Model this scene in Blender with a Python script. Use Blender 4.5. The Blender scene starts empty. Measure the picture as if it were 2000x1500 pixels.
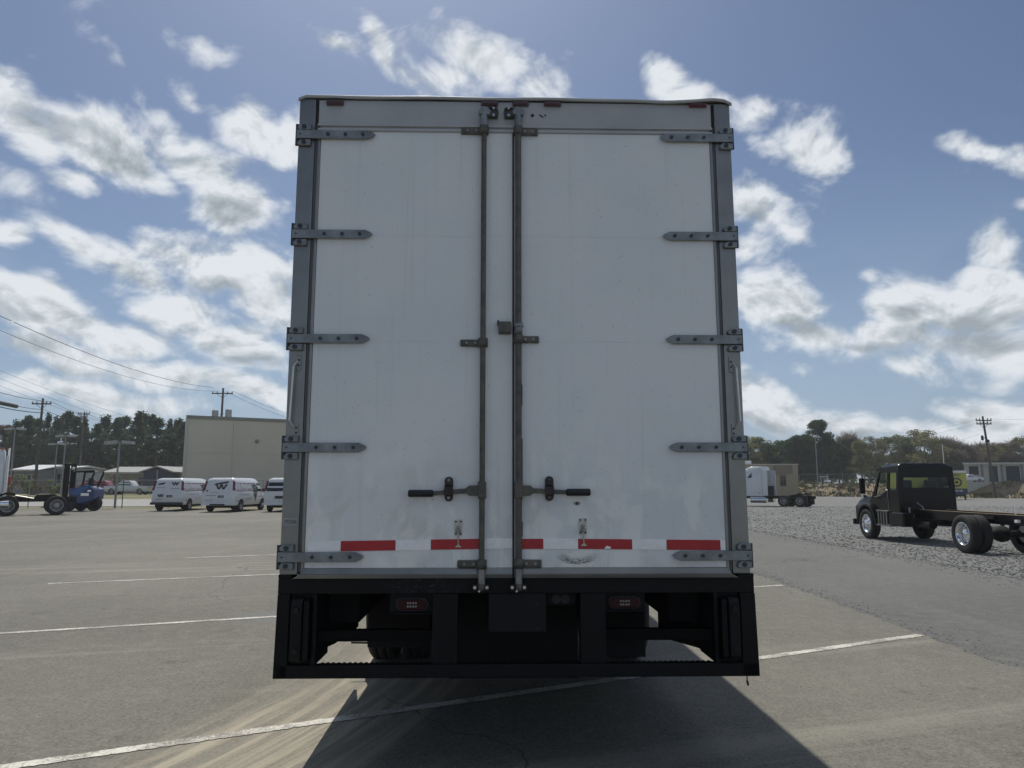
import bpy, bmesh, math, random
from mathutils import Vector, Matrix
R = math.radians
scn = bpy.context.scene
col = scn.collection

# ------------------------------------------------------------------ camera, world, sun, exposure
CAM_H, FPX, PITCH = 1.6, 1400.0, R(8.05)
cam_d = bpy.data.cameras.new('camera'); cam = bpy.data.objects.new('camera', cam_d); col.objects.link(cam)
cam_d.sensor_width = 36.0; cam_d.lens = 36.0 * FPX / 2000.0
cam_d.clip_start = 0.05; cam_d.clip_end = 3000
cam.location = (0, 0, CAM_H); cam.rotation_euler = (R(90) + PITCH, 0, 0)
scn.camera = cam
scn.render.resolution_x, scn.render.resolution_y = 1024, 768
scn.view_settings.view_transform = 'Standard'; scn.view_settings.look = 'None'
scn.view_settings.gamma = 1; scn.view_settings.use_curve_mapping = False
scn.view_settings.exposure = 0.08
scn.render.engine = 'CYCLES'

def pray(px, py):                       # direction through a point of the view
    a = (px - 1000) / FPX; b = (750 - py) / FPX
    return Vector((a, math.cos(PITCH) - b * math.sin(PITCH), math.sin(PITCH) + b * math.cos(PITCH)))
def ground(px, py, h=0.0):
    r = pray(px, py); t = (h - CAM_H) / r.z
    return r.x * t, r.y * t
def at(px, py, Y):
    r = pray(px, py); t = Y / r.y
    return r.x * t, CAM_H + r.z * t

SUN_TO = Vector((-0.146, 0.687, 1.0)).normalized()
SUN_EL = math.asin(SUN_TO.z); SUN_AZ = math.atan2(SUN_TO.x, SUN_TO.y)
sd = bpy.data.lights.new('sun', 'SUN'); sd.energy = 3.5; sd.angle = R(0.53); sd.color = (1.0, 0.95, 0.84)
so = bpy.data.objects.new('sun', sd); col.objects.link(so)
so.rotation_euler = (-SUN_TO).to_track_quat('-Z', 'Y').to_euler(); so.location = (-10, 40, 60)

world = bpy.data.worlds.new('World'); scn.world = world; world.use_nodes = True
def build_world():
    nt = world.node_tree; N = nt.nodes; L = nt.links; N.clear()
    def nd(t, **k):
        n = N.new(t)
        for a, v in k.items(): setattr(n, a, v)
        return n
    def mth(op, a, b=None, c=None, clamp=False):
        n = nd('ShaderNodeMath', operation=op, use_clamp=clamp)
        for i, v in enumerate((a, b, c)):
            if v is None: continue
            if isinstance(v, (int, float)): n.inputs[i].default_value = v
            else: L.new(v, n.inputs[i])
        return n.outputs[0]
    def sstep(v, lo, hi, a=0.0, b=1.0):
        n = nd('ShaderNodeMapRange', interpolation_type='SMOOTHSTEP')
        L.new(v, n.inputs[0]); n.inputs[1].default_value = lo; n.inputs[2].default_value = hi
        n.inputs[3].default_value = a; n.inputs[4].default_value = b
        return n.outputs[0]
    tc = nd('ShaderNodeTexCoord'); D = tc.outputs['Generated']
    # small swirl of the direction: ragged outlines
    wn = nd('ShaderNodeTexNoise'); wn.inputs['Scale'].default_value = 7.0; wn.inputs['Detail'].default_value = 3
    L.new(D, wn.inputs['Vector'])
    sub = nd('ShaderNodeVectorMath', operation='SUBTRACT'); L.new(wn.outputs['Color'], sub.inputs[0]); sub.inputs[1].default_value = (.5, .5, .5)
    scl = nd('ShaderNodeVectorMath', operation='SCALE'); L.new(sub.outputs[0], scl.inputs[0]); scl.inputs['Scale'].default_value = 0.07
    add = nd('ShaderNodeVectorMath', operation='ADD'); L.new(D, add.inputs[0]); L.new(scl.outputs[0], add.inputs[1])
    DW = add.outputs[0]
    # cloud banks: (px, py, rx, ry, tilt deg (positive = falls to the right), weight)
    def banks(B, VEC):
      field = None
      for (px, py, rx, ry, tilt, w) in B:
          c = pray(px, py).normalized()
          ax = pray(px + 1, py).normalized() - c; k = ax.length; ax.normalize()
          bz = c.cross(ax).normalized()
          if bz.z < 0: bz = -bz
          t = R(-tilt); a2 = ax * math.cos(t) + bz * math.sin(t); b2 = c.cross(a2).normalized()
          if b2.z < 0: b2 = -b2
          c2 = a2.cross(b2)
          m = Matrix((a2, b2, c2)).transposed()
          e = m.to_euler('XYZ')
          mp = nd('ShaderNodeMapping', vector_type='TEXTURE')
          mp.inputs['Location'].default_value = c; mp.inputs['Rotation'].default_value = e
          mp.inputs['Scale'].default_value = (rx * k, ry * k, 0.6)
          L.new(VEC, mp.inputs['Vector'])
          ln = nd('ShaderNodeVectorMath', operation='LENGTH'); L.new(mp.outputs[0], ln.inputs[0])
          v = mth('MULTIPLY_ADD', ln.outputs['Value'], -w, w)
          field = v if field is None else mth('MAXIMUM', field, v)
      return field
    field = banks(CLOUDS, DW); grey = banks(GREY_BASES, DW)
    # elsewhere: unseen broken cumulus from broad noise, made denser to light the truck doors
    sp = nd('ShaderNodeSeparateXYZ'); L.new(D, sp.inputs[0])
    el = mth('MAXIMUM', sp.outputs['Z'], 0.0)
    flat = nd('ShaderNodeCombineXYZ')
    dn = mth('ADD', el, 0.22)
    L.new(mth('DIVIDE', sp.outputs['X'], dn), flat.inputs[0]); L.new(mth('DIVIDE', sp.outputs['Y'], dn), flat.inputs[1])
    gn = nd('ShaderNodeTexNoise'); gn.inputs['Scale'].default_value = 1.1; gn.inputs['Detail'].default_value = 2
    L.new(flat.outputs[0], gn.inputs['Vector'])
    gen = sstep(gn.outputs['Fac'], 0.46, 0.64, -0.6, 0.8)
    front = nd('ShaderNodeVectorMath', operation='DOT_PRODUCT'); L.new(D, front.inputs[0]); front.inputs[1].default_value = (0, math.cos(PITCH), math.sin(PITCH))
    gen = mth('SUBTRACT', gen, sstep(front.outputs['Value'], 0.55, 0.8, 0, 2.0))
    field = mth('MAXIMUM', field, gen)
    # billows: fractal noise with flattened perspective near the horizon
    st = nd('ShaderNodeMapping'); st.inputs['Scale'].default_value = (1, 1, 1.45); L.new(D, st.inputs['Vector'])
    def fbm(vec, sc, det=9, ro=0.58):
        n = nd('ShaderNodeTexNoise'); n.inputs['Scale'].default_value = sc; n.inputs['Detail'].default_value = det
        n.inputs['Roughness'].default_value = ro; n.inputs['Distortion'].default_value = 0.35
        L.new(vec, n.inputs['Vector']); return n.outputs['Fac']
    n1 = fbm(st.outputs[0], 9.0)
    off = nd('ShaderNodeVectorMath', operation='ADD'); L.new(st.outputs[0], off.inputs[0]); off.inputs[1].default_value = (-0.002, 0.0, 0.018)
    n2 = fbm(off.outputs[0], 9.0, 5)
    n1b = fbm(st.outputs[0], 9.0, 5)
    vo = nd('ShaderNodeTexVoronoi', feature='F1'); vo.inputs['Scale'].default_value = 17.0; vo.inputs['Detail'].default_value = 3.0; vo.inputs['Roughness'].default_value = 0.55; vo.normalize = True
    vw = nd('ShaderNodeVectorMath', operation='ADD'); L.new(st.outputs[0], vw.inputs[0])
    vs_ = nd('ShaderNodeVectorMath', operation='SCALE'); L.new(sub.outputs[0], vs_.inputs[0]); vs_.inputs['Scale'].default_value = 0.04; L.new(vs_.outputs[0], vw.inputs[1])
    L.new(vw.outputs[0], vo.inputs['Vector'])
    puff = mth('SUBTRACT', 0.36, vo.outputs['Distance'])
    dens = mth('ADD', mth('ADD', field, mth('MULTIPLY', mth('SUBTRACT', n1, 0.5), 2.6)), mth('MULTIPLY', puff, 1.1))
    alpha = sstep(dens, -0.04, 0.68)
    # hazy lower sky softens the edges
    # shading: thick, low parts of a bank grey, rims bright, billows lit from above
    relief = mth('ADD', mth('MULTIPLY', mth('SUBTRACT', n1b, n2), 5.0), mth('MULTIPLY', mth('SUBTRACT', puff, 0.03), 0.9))
    gfar = mth('MULTIPLY', sstep(dens, 0.35, 1.05), sstep(front.outputs['Value'], 0.55, 0.8, 1.0, 0.22))
    gnear = sstep(mth('ADD', grey, mth('MULTIPLY', mth('SUBTRACT', n1b, 0.5), 1.5)), 0.0, 0.75)
    thick = mth('MAXIMUM', gfar, mth('MULTIPLY', gnear, sstep(dens, 0.1, 0.5)))
    broad = fbm(st.outputs[0], 4.0, 3, 0.5)
    thick = mth('MULTIPLY', thick, sstep(broad, 0.36, 0.58, 0.6, 1.0))
    lit = mth('ADD', mth('SUBTRACT', 0.93, mth('MULTIPLY', thick, 0.82)), relief, None, True)
    cr = nd('ShaderNodeValToRGB'); L.new(lit, cr.inputs[0])
    cr.color_ramp.elements[0].position = 0.0; cr.color_ramp.elements[0].color = (0.33, 0.37, 0.40, 1)
    cr.color_ramp.elements[1].position = 1.0; cr.color_ramp.elements[1].color = (0.74, 0.775, 0.81, 1)
    e = cr.color_ramp.elements.new(0.5); e.color = (0.49, 0.535, 0.575, 1)
    sky = nd('ShaderNodeTexSky', sky_type='NISHITA'); sky.sun_disc = False
    sky.sun_elevation = SUN_EL; sky.sun_rotation = SUN_AZ; sky.altitude = 200; sky.air_density = 1.0; sky.dust_density = 1.25; sky.ozone_density = 1.2
    hs = nd('ShaderNodeHueSaturation'); hs.inputs['Saturation'].default_value = 0.86; L.new(sky.outputs[0], hs.inputs['Color'])
    tn = nd('ShaderNodeMix', data_type='RGBA', blend_type='MULTIPLY'); tn.inputs[0].default_value = 1.0; L.new(hs.outputs[0], tn.inputs[6]); tn.inputs[7].default_value = (.60, .70, .84, 1)
    veil = mth('MULTIPLY', sstep(sp.outputs['Z'], 0.02, 0.46, 0.62, 0.0), sstep(broad, 0.35, 0.6, 0.5, 1.0))
    # summer haze thickening towards the horizon
    skb = nd('ShaderNodeVectorMath', operation='SCALE'); L.new(tn.outputs[2], skb.inputs[0]); skb.inputs['Scale'].default_value = SKY_STRENGTH
    hz = nd('ShaderNodeMix', data_type='RGBA'); L.new(veil, hz.inputs[0]); L.new(skb.outputs[0], hz.inputs[6]); hz.inputs[7].default_value = (.37, .475, .60, 1)
    b1 = nd('ShaderNodeBackground'); L.new(hz.outputs[2], b1.inputs[0]); b1.inputs[1].default_value = 1.0
    # front lit clouds opposite the sun, out of view, brightened to lift the shaded doors
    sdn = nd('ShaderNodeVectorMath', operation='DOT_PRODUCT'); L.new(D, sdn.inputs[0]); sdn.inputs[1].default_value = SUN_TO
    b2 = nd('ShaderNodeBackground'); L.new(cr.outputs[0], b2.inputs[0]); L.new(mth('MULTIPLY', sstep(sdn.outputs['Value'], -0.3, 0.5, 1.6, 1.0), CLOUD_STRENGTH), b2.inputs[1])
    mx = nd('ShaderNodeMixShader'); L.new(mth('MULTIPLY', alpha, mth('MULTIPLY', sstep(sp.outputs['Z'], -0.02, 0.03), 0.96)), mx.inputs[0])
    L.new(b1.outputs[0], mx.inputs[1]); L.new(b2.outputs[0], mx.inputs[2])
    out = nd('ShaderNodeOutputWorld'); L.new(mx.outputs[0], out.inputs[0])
SKY_STRENGTH = 0.075; CLOUD_STRENGTH = 1.0
GREY_BASES = [(110,235,170,55,30,1.2),(270,305,80,35,30,.9),(470,415,100,38,18,1.0),(390,545,120,32,15,.9),(250,585,120,30,28,.8),(90,610,110,35,12,1.0),(450,690,160,34,12,.9),(150,730,190,30,6,.7),
 (1890,660,170,62,5,1.25),(1790,610,70,40,20,.7),(1560,640,110,36,18,1.0),(1700,685,110,25,8,.8),(1500,830,110,26,14,.9),(1650,840,120,22,8,.8),(1470,430,60,25,20,.7),(1930,815,90,20,4,.8),(560,560,60,60,0,.8)]
CLOUDS = [
 (10,180,190,62,28,1.1),(180,270,215,78,33,1.3),(60,240,120,62,30,1.1),(150,335,75,40,10,.85),(300,335,75,50,30,.75),
 (400,330,160,60,38,1.0),(490,400,120,80,20,1.1),(500,250,95,55,15,1.0),(560,270,70,60,0,.9),
 (235,135,50,24,50,.38),(340,60,60,20,20,.2),(380,205,45,20,50,.25),(60,365,70,40,20,.35),(15,450,60,40,10,.8),
 (160,475,160,60,30,1.1),(290,540,140,60,30,1.0),(400,510,150,60,10,1.0),(520,520,110,75,10,1.0),
 (70,590,150,70,20,1.1),(210,640,170,60,15,1.1),(350,600,150,60,25,1.2),(440,660,150,50,20,1.0),(540,590,90,80,0,.9),
 (100,690,190,45,10,1.0),(330,730,160,35,10,.9),(520,770,130,30,10,.8),(60,760,200,35,5,.8),(250,780,220,30,5,.7),
 (960,120,120,55,10,1.05),(1050,160,90,40,30,.8),(880,150,100,40,0,.75),(740,100,60,22,60,.5),(655,95,42,20,20,.35),(810,150,60,30,30,.4),
 (1290,150,75,42,30,.95),(1370,190,120,45,20,.9),(1480,230,85,60,30,.9),(1560,290,105,80,30,1.0),(1500,300,80,50,30,.6),
 (1470,410,85,55,25,.9),(1455,490,60,45,0,.8),(1530,445,50,16,15,.5),
 (1930,295,95,32,10,.7),(1990,320,50,40,0,.7),(1995,410,30,24,0,.5),(1845,370,40,12,-30,.2),
 (1520,590,150,75,25,1.15),(1620,660,150,55,15,1.1),(1740,650,120,40,5,.9),(1800,590,140,75,10,1.2),(1930,600,150,95,5,1.35),(1950,500,80,55,40,.9),(1960,680,170,80,0,1.3),
 (1700,530,35,22,10,.5),(1780,725,80,28,10,.6),(1565,725,35,16,0,.45),(760,640,150,60,20,1.0),(1150,560,180,70,25,1.0),(900,800,230,40,5,.9),(1280,790,150,40,8,.9),(1500,790,150,50,18,1.1),(1640,820,150,40,10,1.0),(1930,800,120,35,3,.8),(1800,835,140,30,5,.7),
]
build_world()

# ------------------------------------------------------------------ helpers
MATS = {}
def mat(name, c, rough=0.6, metal=0.0, var=0.12, vscale=3.0, bump=0.0, bscale=60.0, c2=None, spec=None, coat=0.0, trans=0.0, grime=None):
    if name in MATS: return MATS[name]
    m = bpy.data.materials.new(name); m.use_nodes = True; nt = m.node_tree; N = nt.nodes; L = nt.links
    b = N['Principled BSDF']
    b.inputs['Roughness'].default_value = rough; b.inputs['Metallic'].default_value = metal
    if spec is not None: b.inputs['Specular IOR Level'].default_value = spec
    if coat: b.inputs['Coat Weight'].default_value = coat; b.inputs['Coat Roughness'].default_value = 0.08
    if trans: b.inputs['Transmission Weight'].default_value = trans
    tc = N.new('ShaderNodeTexCoord'); no = N.new('ShaderNodeTexNoise')
    no.inputs['Scale'].default_value = vscale; no.inputs['Detail'].default_value = 6; no.inputs['Roughness'].default_value = 0.65
    L.new(tc.outputs['Object'], no.inputs['Vector'])
    rp = N.new('ShaderNodeValToRGB'); L.new(no.outputs['Fac'], rp.inputs[0])
    ca = tuple(x * (1 - var) for x in c); cb = tuple(min(1, x * (1 + var)) for x in c) if c2 is None else c2
    rp.color_ramp.elements[0].position = 0.32; rp.color_ramp.elements[0].color = (*ca, 1)
    rp.color_ramp.elements[1].position = 0.68; rp.color_ramp.elements[1].color = (*cb, 1)
    L.new(rp.outputs[0], b.inputs['Base Color'])
    rr = N.new('ShaderNodeMapRange'); L.new(no.outputs['Fac'], rr.inputs[0]); rr.inputs[3].default_value = max(0.02, rough - 0.08); rr.inputs[4].default_value = min(1, rough + 0.08)
    L.new(rr.outputs[0], b.inputs['Roughness'])
    if bump:
        bn = N.new('ShaderNodeTexNoise'); bn.inputs['Scale'].default_value = bscale; bn.inputs['Detail'].default_value = 4
        L.new(tc.outputs['Object'], bn.inputs['Vector'])
        bp = N.new('ShaderNodeBump'); bp.inputs['Strength'].default_value = bump; bp.inputs['Distance'].default_value = 0.02
        L.new(bn.outputs['Fac'], bp.inputs['Height']); L.new(bp.outputs[0], b.inputs['Normal'])
    MATS[name] = m; return m

SMALL = {'bolt', 'screw', 'rivet', 'lug_nut', 'reflector_cell', 'insulator', 'marker_light', 'step_grating', 'small_print', 'door_lettering', 'side_print', 'white_sticker', 'work_light', 'cam', 'clip', 'rod_clip', 'mount', 'top_keeper', 'chrome_trim', 'key_slot', 'door_seam', 'line_connector'}
class MB:
    """collects shapes into one mesh"""
    def __init__(s): s.v = []; s.f = []; s.m = []; s.sm = []
    def _add(s, vs, fs, mi=0, smooth=False):
        o = len(s.v); s.v += [tuple(p) for p in vs]
        for f in fs: s.f.append([i + o for i in f]); s.m.append(mi); s.sm.append(smooth)
        return s
    def box(s, x0, x1, y0, y1, z0, z1, mi=0):
        v = [(x0,y0,z0),(x1,y0,z0),(x1,y1,z0),(x0,y1,z0),(x0,y0,z1),(x1,y0,z1),(x1,y1,z1),(x0,y1,z1)]
        return s._add(v, [(0,3,2,1),(4,5,6,7),(0,1,5,4),(1,2,6,5),(2,3,7,6),(3,0,4,7)], mi)
    def hexa(s, pts, mi=0):
        return s._add(pts, [(0,3,2,1),(4,5,6,7),(0,1,5,4),(1,2,6,5),(2,3,7,6),(3,0,4,7)], mi)
    def tube(s, p0, p1, r0, r1=None, n=10, mi=0, smooth=True, caps=True):
        p0 = Vector(p0); p1 = Vector(p1); r1 = r0 if r1 is None else r1
        d = (p1 - p0).normalized(); a = d.orthogonal().normalized(); b = d.cross(a)
        vs = []
        for p, r in ((p0, r0), (p1, r1)):
            for i in range(n):
                t = 2 * math.pi * i / n; vs.append(p + a * (math.cos(t) * r) + b * (math.sin(t) * r))
        s._add(vs, [(i, (i+1) % n, n + (i+1) % n, n + i) for i in range(n)], mi, smooth)
        if caps:
            s._add(vs[:n], [tuple(range(n-1, -1, -1))], mi); s._add(vs[n:], [tuple(range(n))], mi)
        return s
    def path(s, pts, r, n=8, mi=0):
        for a, b in zip(pts[:-1], pts[1:]): s.tube(a, b, r, r, n, mi)
        return s
    def lathe(s, prof, c, axis='X', n=28, mi=0, smooth=True):
        """prof: (radius, offset along axis)"""
        c = Vector(c); vs = []
        for r, o in prof:
            for i in range(n):
                t = 2 * math.pi * i / n; q = (o, math.cos(t) * r, math.sin(t) * r)
                if axis == 'Y': q = (q[1], q[0], q[2])
                if axis == 'Z': q = (q[1], q[2], q[0])
                vs.append(c + Vector(q))
        fs = []
        for k in range(len(prof) - 1):
            for i in range(n):
                j = (i + 1) % n; fs.append((k*n+i, k*n+j, (k+1)*n+j, (k+1)*n+i))
        if axis == 'Y': fs = [f[::-1] for f in fs]
        return s._add(vs, fs, mi, smooth)
    def prism(s, pts, axis, a0, a1, mi=0):
        """2D outline swept along axis: X -> pts (y,z); Y -> pts (x,z); Z -> pts (x,y)"""
        def q(p, a): return {'X': (a, p[0], p[1]), 'Y': (p[0], a, p[1]), 'Z': (p[0], p[1], a)}[axis]
        n = len(pts); vs = [q(p, a0) for p in pts] + [q(p, a1) for p in pts]
        return s._add(vs, [tuple(range(n)), tuple(range(2*n-1, n-1, -1))] + [(i, n+i, n+(i+1)%n, (i+1)%n) for i in range(n)], mi)
    def loft(s, levels, cr=0.12, mi=0, seg=3, smooth=True, caps=True):
        """rounded-rectangle rings: (z, y0, y1, halfwidth[, xc])"""
        rings = []
        for lv in levels:
            z, y0, y1, w = lv[:4]; xc = lv[4] if len(lv) > 4 else 0
            r = min(cr, w * .9, (y1 - y0) * .45); ring = []
            for (cx, cy, a0) in ((w-r, y1-r, 0), (-w+r, y1-r, 90), (-w+r, y0+r, 180), (w-r, y0+r, 270)):
                for k in range(seg + 1):
                    a = R(a0 + 90 * k / seg); ring.append((xc + cx + r*math.cos(a), cy + r*math.sin(a), z))
            rings.append(ring)
        n = len(rings[0]); vs = [p for r_ in rings for p in r_]; fs = []
        for k in range(len(rings) - 1):
            for i in range(n):
                j = (i+1) % n; fs.append((k*n+i, k*n+j, (k+1)*n+j, (k+1)*n+i))
        s._add(vs, fs, mi, smooth)
        if caps: s._add(rings[0], [tuple(range(n-1,-1,-1))], mi); s._add(rings[-1], [tuple(range(n))], mi)
        return s
    def quad(s, a, b, c, d, mi=0): return s._add([a, b, c, d], [(0,1,2,3)], mi)
    def mesh(s, name, mats):
        me = bpy.data.meshes.new(name); me.from_pydata(s.v, [], s.f)
        if not isinstance(mats, (list, tuple)): mats = [mats]
        for m in mats: me.materials.append(m)
        me.polygons.foreach_set('material_index', s.m); me.polygons.foreach_set('use_smooth', s.sm); me.update()
        return me
    def build(s, name, mats, parent=None, bevel=0, loc=None, fix=True, auto=None):
        me = s.mesh(name, mats)
        if fix:
            bm = bmesh.new(); bm.from_mesh(me); bmesh.ops.recalc_face_normals(bm, faces=bm.faces); bm.to_mesh(me); bm.free()
        o = bpy.data.objects.new(name, me); col.objects.link(o)
        if parent: o.parent = parent
        if loc: o.location = loc
        if name in SMALL: o['kind'] = 'stuff'
        if bevel:
            b = o.modifiers.new('b', 'BEVEL'); b.width = bevel; b.segments = 2; b.limit_method = 'ANGLE'; b.angle_limit = R(40)
        return o
def empty(name, loc=(0,0,0), rz=0, parent=None, sc=1.0):
    o = bpy.data.objects.new(name, None); o.location = loc; o.rotation_euler = (0, 0, rz); o.scale = (sc,)*3; col.objects.link(o)
    o.empty_display_size = 0.2
    if parent: o.parent = parent
    return o
def tag(o, label=None, cat=None, group=None, kind=None):
    if label: o['label'] = label
    if cat: o['category'] = cat
    if group: o['group'] = group
    if kind: o['kind'] = kind
    return o
def copy_tree(o, parent=None):
    c = o.copy(); col.objects.link(c)
    if parent: c.parent = parent
    for ch in list(o.children): copy_tree(ch, c)
    return c
def dup(o, name, parent, loc=(0,0,0), rot=None, label=None):
    c = bpy.data.objects.new(name, o.data); col.objects.link(c); c.parent = parent; c.location = loc
    for md in o.modifiers:
        if md.type == 'BEVEL':
            b = c.modifiers.new('b', 'BEVEL'); b.width = md.width; b.segments = md.segments; b.limit_method = 'ANGLE'; b.angle_limit = md.angle_limit
    if rot: c.rotation_euler = rot
    if label: c['label'] = label
    return c
def text(name, s, size, parent, loc, rot, m, sx=1.0, ext=0.0008):
    cu = bpy.data.curves.new(name, 'FONT'); cu.body = s; cu.size = size; cu.extrude = ext; cu.align_x = 'CENTER'; cu.align_y = 'CENTER'
    t = bpy.data.objects.new(name, cu); col.objects.link(t); bpy.context.view_layer.update()
    me = bpy.data.meshes.new_from_object(t.evaluated_get(bpy.context.evaluated_depsgraph_get())); bpy.data.objects.remove(t); me.name = name
    me.materials.clear(); me.materials.append(m)
    o = bpy.data.objects.new(name, me); col.objects.link(o); o.parent = parent; o.location = loc; o.rotation_euler = rot; o.scale = (sx, 1, 1); o['kind'] = 'stuff'
    return o

# ------------------------------------------------------------------ materials for surfaces that need their own node trees
def surf(name):
    m = bpy.data.materials.new(name); m.use_nodes = True
    nt = m.node_tree; b = nt.nodes['Principled BSDF']; return m, nt, nt.nodes, nt.links, b
def mk(N, L):
    def noise(vec, sc, det=5, ro=.6, dist=0.0):
        n = N.new('ShaderNodeTexNoise'); n.inputs['Scale'].default_value = sc; n.inputs['Detail'].default_value = det
        n.inputs['Roughness'].default_value = ro; n.inputs['Distortion'].default_value = dist; L.new(vec, n.inputs['Vector']); return n.outputs['Fac']
    def rng(v, a, b, c=0, d=1, smooth=True):
        n = N.new('ShaderNodeMapRange'); n.interpolation_type = 'SMOOTHSTEP' if smooth else 'LINEAR'
        L.new(v, n.inputs[0])
        for i, x in enumerate((a, b, c, d)): n.inputs[i+1].default_value = x
        return n.outputs[0]
    def mixc(f, a, b, mode='MIX'):
        n = N.new('ShaderNodeMix'); n.data_type = 'RGBA'; n.blend_type = mode
        if isinstance(f, (int, float)): n.inputs[0].default_value = f
        else: L.new(f, n.inputs[0])
        for sock, v in ((n.inputs[6], a), (n.inputs[7], b)):
            if isinstance(v, tuple): sock.default_value = (*v[:3], 1)
            else: L.new(v, sock)
        return n.outputs[2]
    def m_(op, a, b=None, clamp=False):
        n = N.new('ShaderNodeMath'); n.operation = op; n.use_clamp = clamp
        for i, v in enumerate((a, b)):
            if v is None: continue
            if isinstance(v, (int, float)): n.inputs[i].default_value = v
            else: L.new(v, n.inputs[i])
        return n.outputs[0]
    def mapping(vec, sc=(1,1,1), rot=(0,0,0), loc=(0,0,0)):
        n = N.new('ShaderNodeMapping'); n.inputs['Scale'].default_value = sc; n.inputs['Rotation'].default_value = rot; n.inputs['Location'].default_value = loc
        L.new(vec, n.inputs['Vector']); return n.outputs[0]
    def bump(b, h, st, dist, prev=None):
        n = N.new('ShaderNodeBump'); n.inputs['Strength'].default_value = st; n.inputs['Distance'].default_value = dist
        L.new(h, n.inputs['Height'])
        if prev: L.new(prev, n.inputs['Normal'])
        L.new(n.outputs[0], b.inputs['Normal']); return n.outputs[0]
    tc = N.new('ShaderNodeTexCoord')
    return noise, rng, mixc, m_, mapping, bump, tc

def asphalt_material(name, ca, cb, stone, tan):
    m, nt, N, L, b = surf(name); noise, rng, mixc, m_, mapping, bump, tc = mk(N, L); V = tc.outputs['Object']
    big = noise(V, .18, 5, .6); c = mixc(rng(big, .35, .65), ca, cb)
    st = noise(mapping(V, (.5, .09, 1), (0, 0, R(-62))), 1.2, 6, .65)        # long drive streaks
    c = mixc(m_('MULTIPLY', rng(st, .5, .72), .45), c, tan)
    spot = noise(V, 2.1, 3, .5); c = mixc(m_('MULTIPLY', rng(spot, .66, .72), .45), c, tuple(x * .45 for x in ca))
    patch = N.new('ShaderNodeTexVoronoi'); patch.inputs['Scale'].default_value = .22; pv = N.new('ShaderNodeVectorMath'); pv.operation = 'ADD'; L.new(V, pv.inputs[0]); pn = N.new('ShaderNodeTexNoise'); pn.inputs['Scale'].default_value = 1.3; L.new(V, pn.inputs['Vector']); L.new(pn.outputs['Color'], pv.inputs[1]); L.new(pv.outputs[0], patch.inputs['Vector'])
    ps = N.new('ShaderNodeSeparateColor'); L.new(patch.outputs['Color'], ps.inputs[0]); c = mixc(rng(ps.outputs[0], 0, 1, 0, .22, False), c, tuple(x * .7 for x in ca))
    blot = noise(V, .9, 6, .7); c = mixc(m_('MULTIPLY', rng(blot, .55, .75), .35), c, tuple(x * .72 for x in ca))
    fine = noise(V, 46, 4, .8); c = mixc(rng(fine, .50, .64, 0, .6), c, stone)
    fine2 = noise(V, 36, 4, .8); c = mixc(rng(fine2, .50, .62, 0, .6), c, tuple(x * .5 for x in ca))
    fine3 = noise(V, 5.5, 4, .8); c = mixc(rng(fine3, .45, .7, 0, .28), c, stone)
    if name == 'worn_asphalt':
        # pale dust dragged out by tyres beside the box truck
        sx = N.new('ShaderNodeSeparateXYZ'); L.new(V, sx.inputs[0]); X = sx.outputs['X']; Y = sx.outputs['Y']
        yy = m_('SUBTRACT', Y, 7.5); bend = m_('MULTIPLY', m_('MULTIPLY', yy, yy), .06)
        xc = m_('ADD', X, bend)                                            # curved lane coordinate
        cb_ = N.new('ShaderNodeCombineXYZ'); L.new(m_('MULTIPLY', xc, 7.0), cb_.inputs[0]); L.new(m_('MULTIPLY', Y, .35), cb_.inputs[1])
        s1 = noise(cb_.outputs[0], 1.0, 4, .7, .3)
        mask = m_('MULTIPLY', rng(xc, -2.0, -1.3, 0, 1), rng(xc, -.5, -.1, 1, 0))
        mask = m_('MULTIPLY', mask, m_('MULTIPLY', rng(Y, 3.2, 4.4), rng(Y, 9, 13, 1, 0)))
        c = mixc(m_('MULTIPLY', m_('MULTIPLY', mask, rng(s1, .42, .68)), .75), c, (.50, .44, .34))
        c = mixc(m_('MULTIPLY', mask, .25), c, (.42, .38, .30))
        # broad sweeping pale arcs over the lot
        cb2 = N.new('ShaderNodeCombineXYZ'); L.new(m_('ADD', m_('MULTIPLY', Y, 1.6), m_('MULTIPLY', X, -.5)), cb2.inputs[0]); L.new(m_('MULTIPLY', X, .12), cb2.inputs[1])
        s2 = noise(cb2.outputs[0], .8, 5, .65, .6); c = mixc(m_('MULTIPLY', rng(s2, .55, .72), .3), c, (.40, .38, .32))
        # old wet patch beside the truck and small repair
        d = N.new('ShaderNodeVectorMath'); d.operation = 'DISTANCE'; L.new(V, d.inputs[0]); d.inputs[1].default_value = (-3.0, 9.15, 0)
        dd = m_('ADD', d.outputs['Value'], m_('MULTIPLY', m_('SUBTRACT', noise(V, 2.5, 4), .5), .7))
        c = mixc(rng(dd, .25, .5, .55, 0), c, (.16, .17, .19))
        d2 = N.new('ShaderNodeVectorMath'); d2.operation = 'DISTANCE'; L.new(mapping(V, (1, 2.6, 1)), d2.inputs[0]); d2.inputs[1].default_value = (-4.6, 10.6*2.6, 0)
        c = mixc(m_('MULTIPLY', rng(m_('ADD', d2.outputs['Value'], m_('MULTIPLY', blot, 1.2)), .7, 1.2, .6, 0), rng(noise(V, 9, 4), .42, .6)), c, (.13, .12, .11))
    vr = N.new('ShaderNodeTexVoronoi'); vr.feature = 'DISTANCE_TO_EDGE'; vr.inputs['Scale'].default_value = .16
    wv = N.new('ShaderNodeVectorMath'); wv.operation = 'ADD'; L.new(V, wv.inputs[0])
    nz = N.new('ShaderNodeTexNoise'); nz.inputs['Scale'].default_value = .9; nz.inputs['Detail'].default_value = 6; L.new(V, nz.inputs['Vector']); L.new(nz.outputs['Color'], wv.inputs[1])
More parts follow.
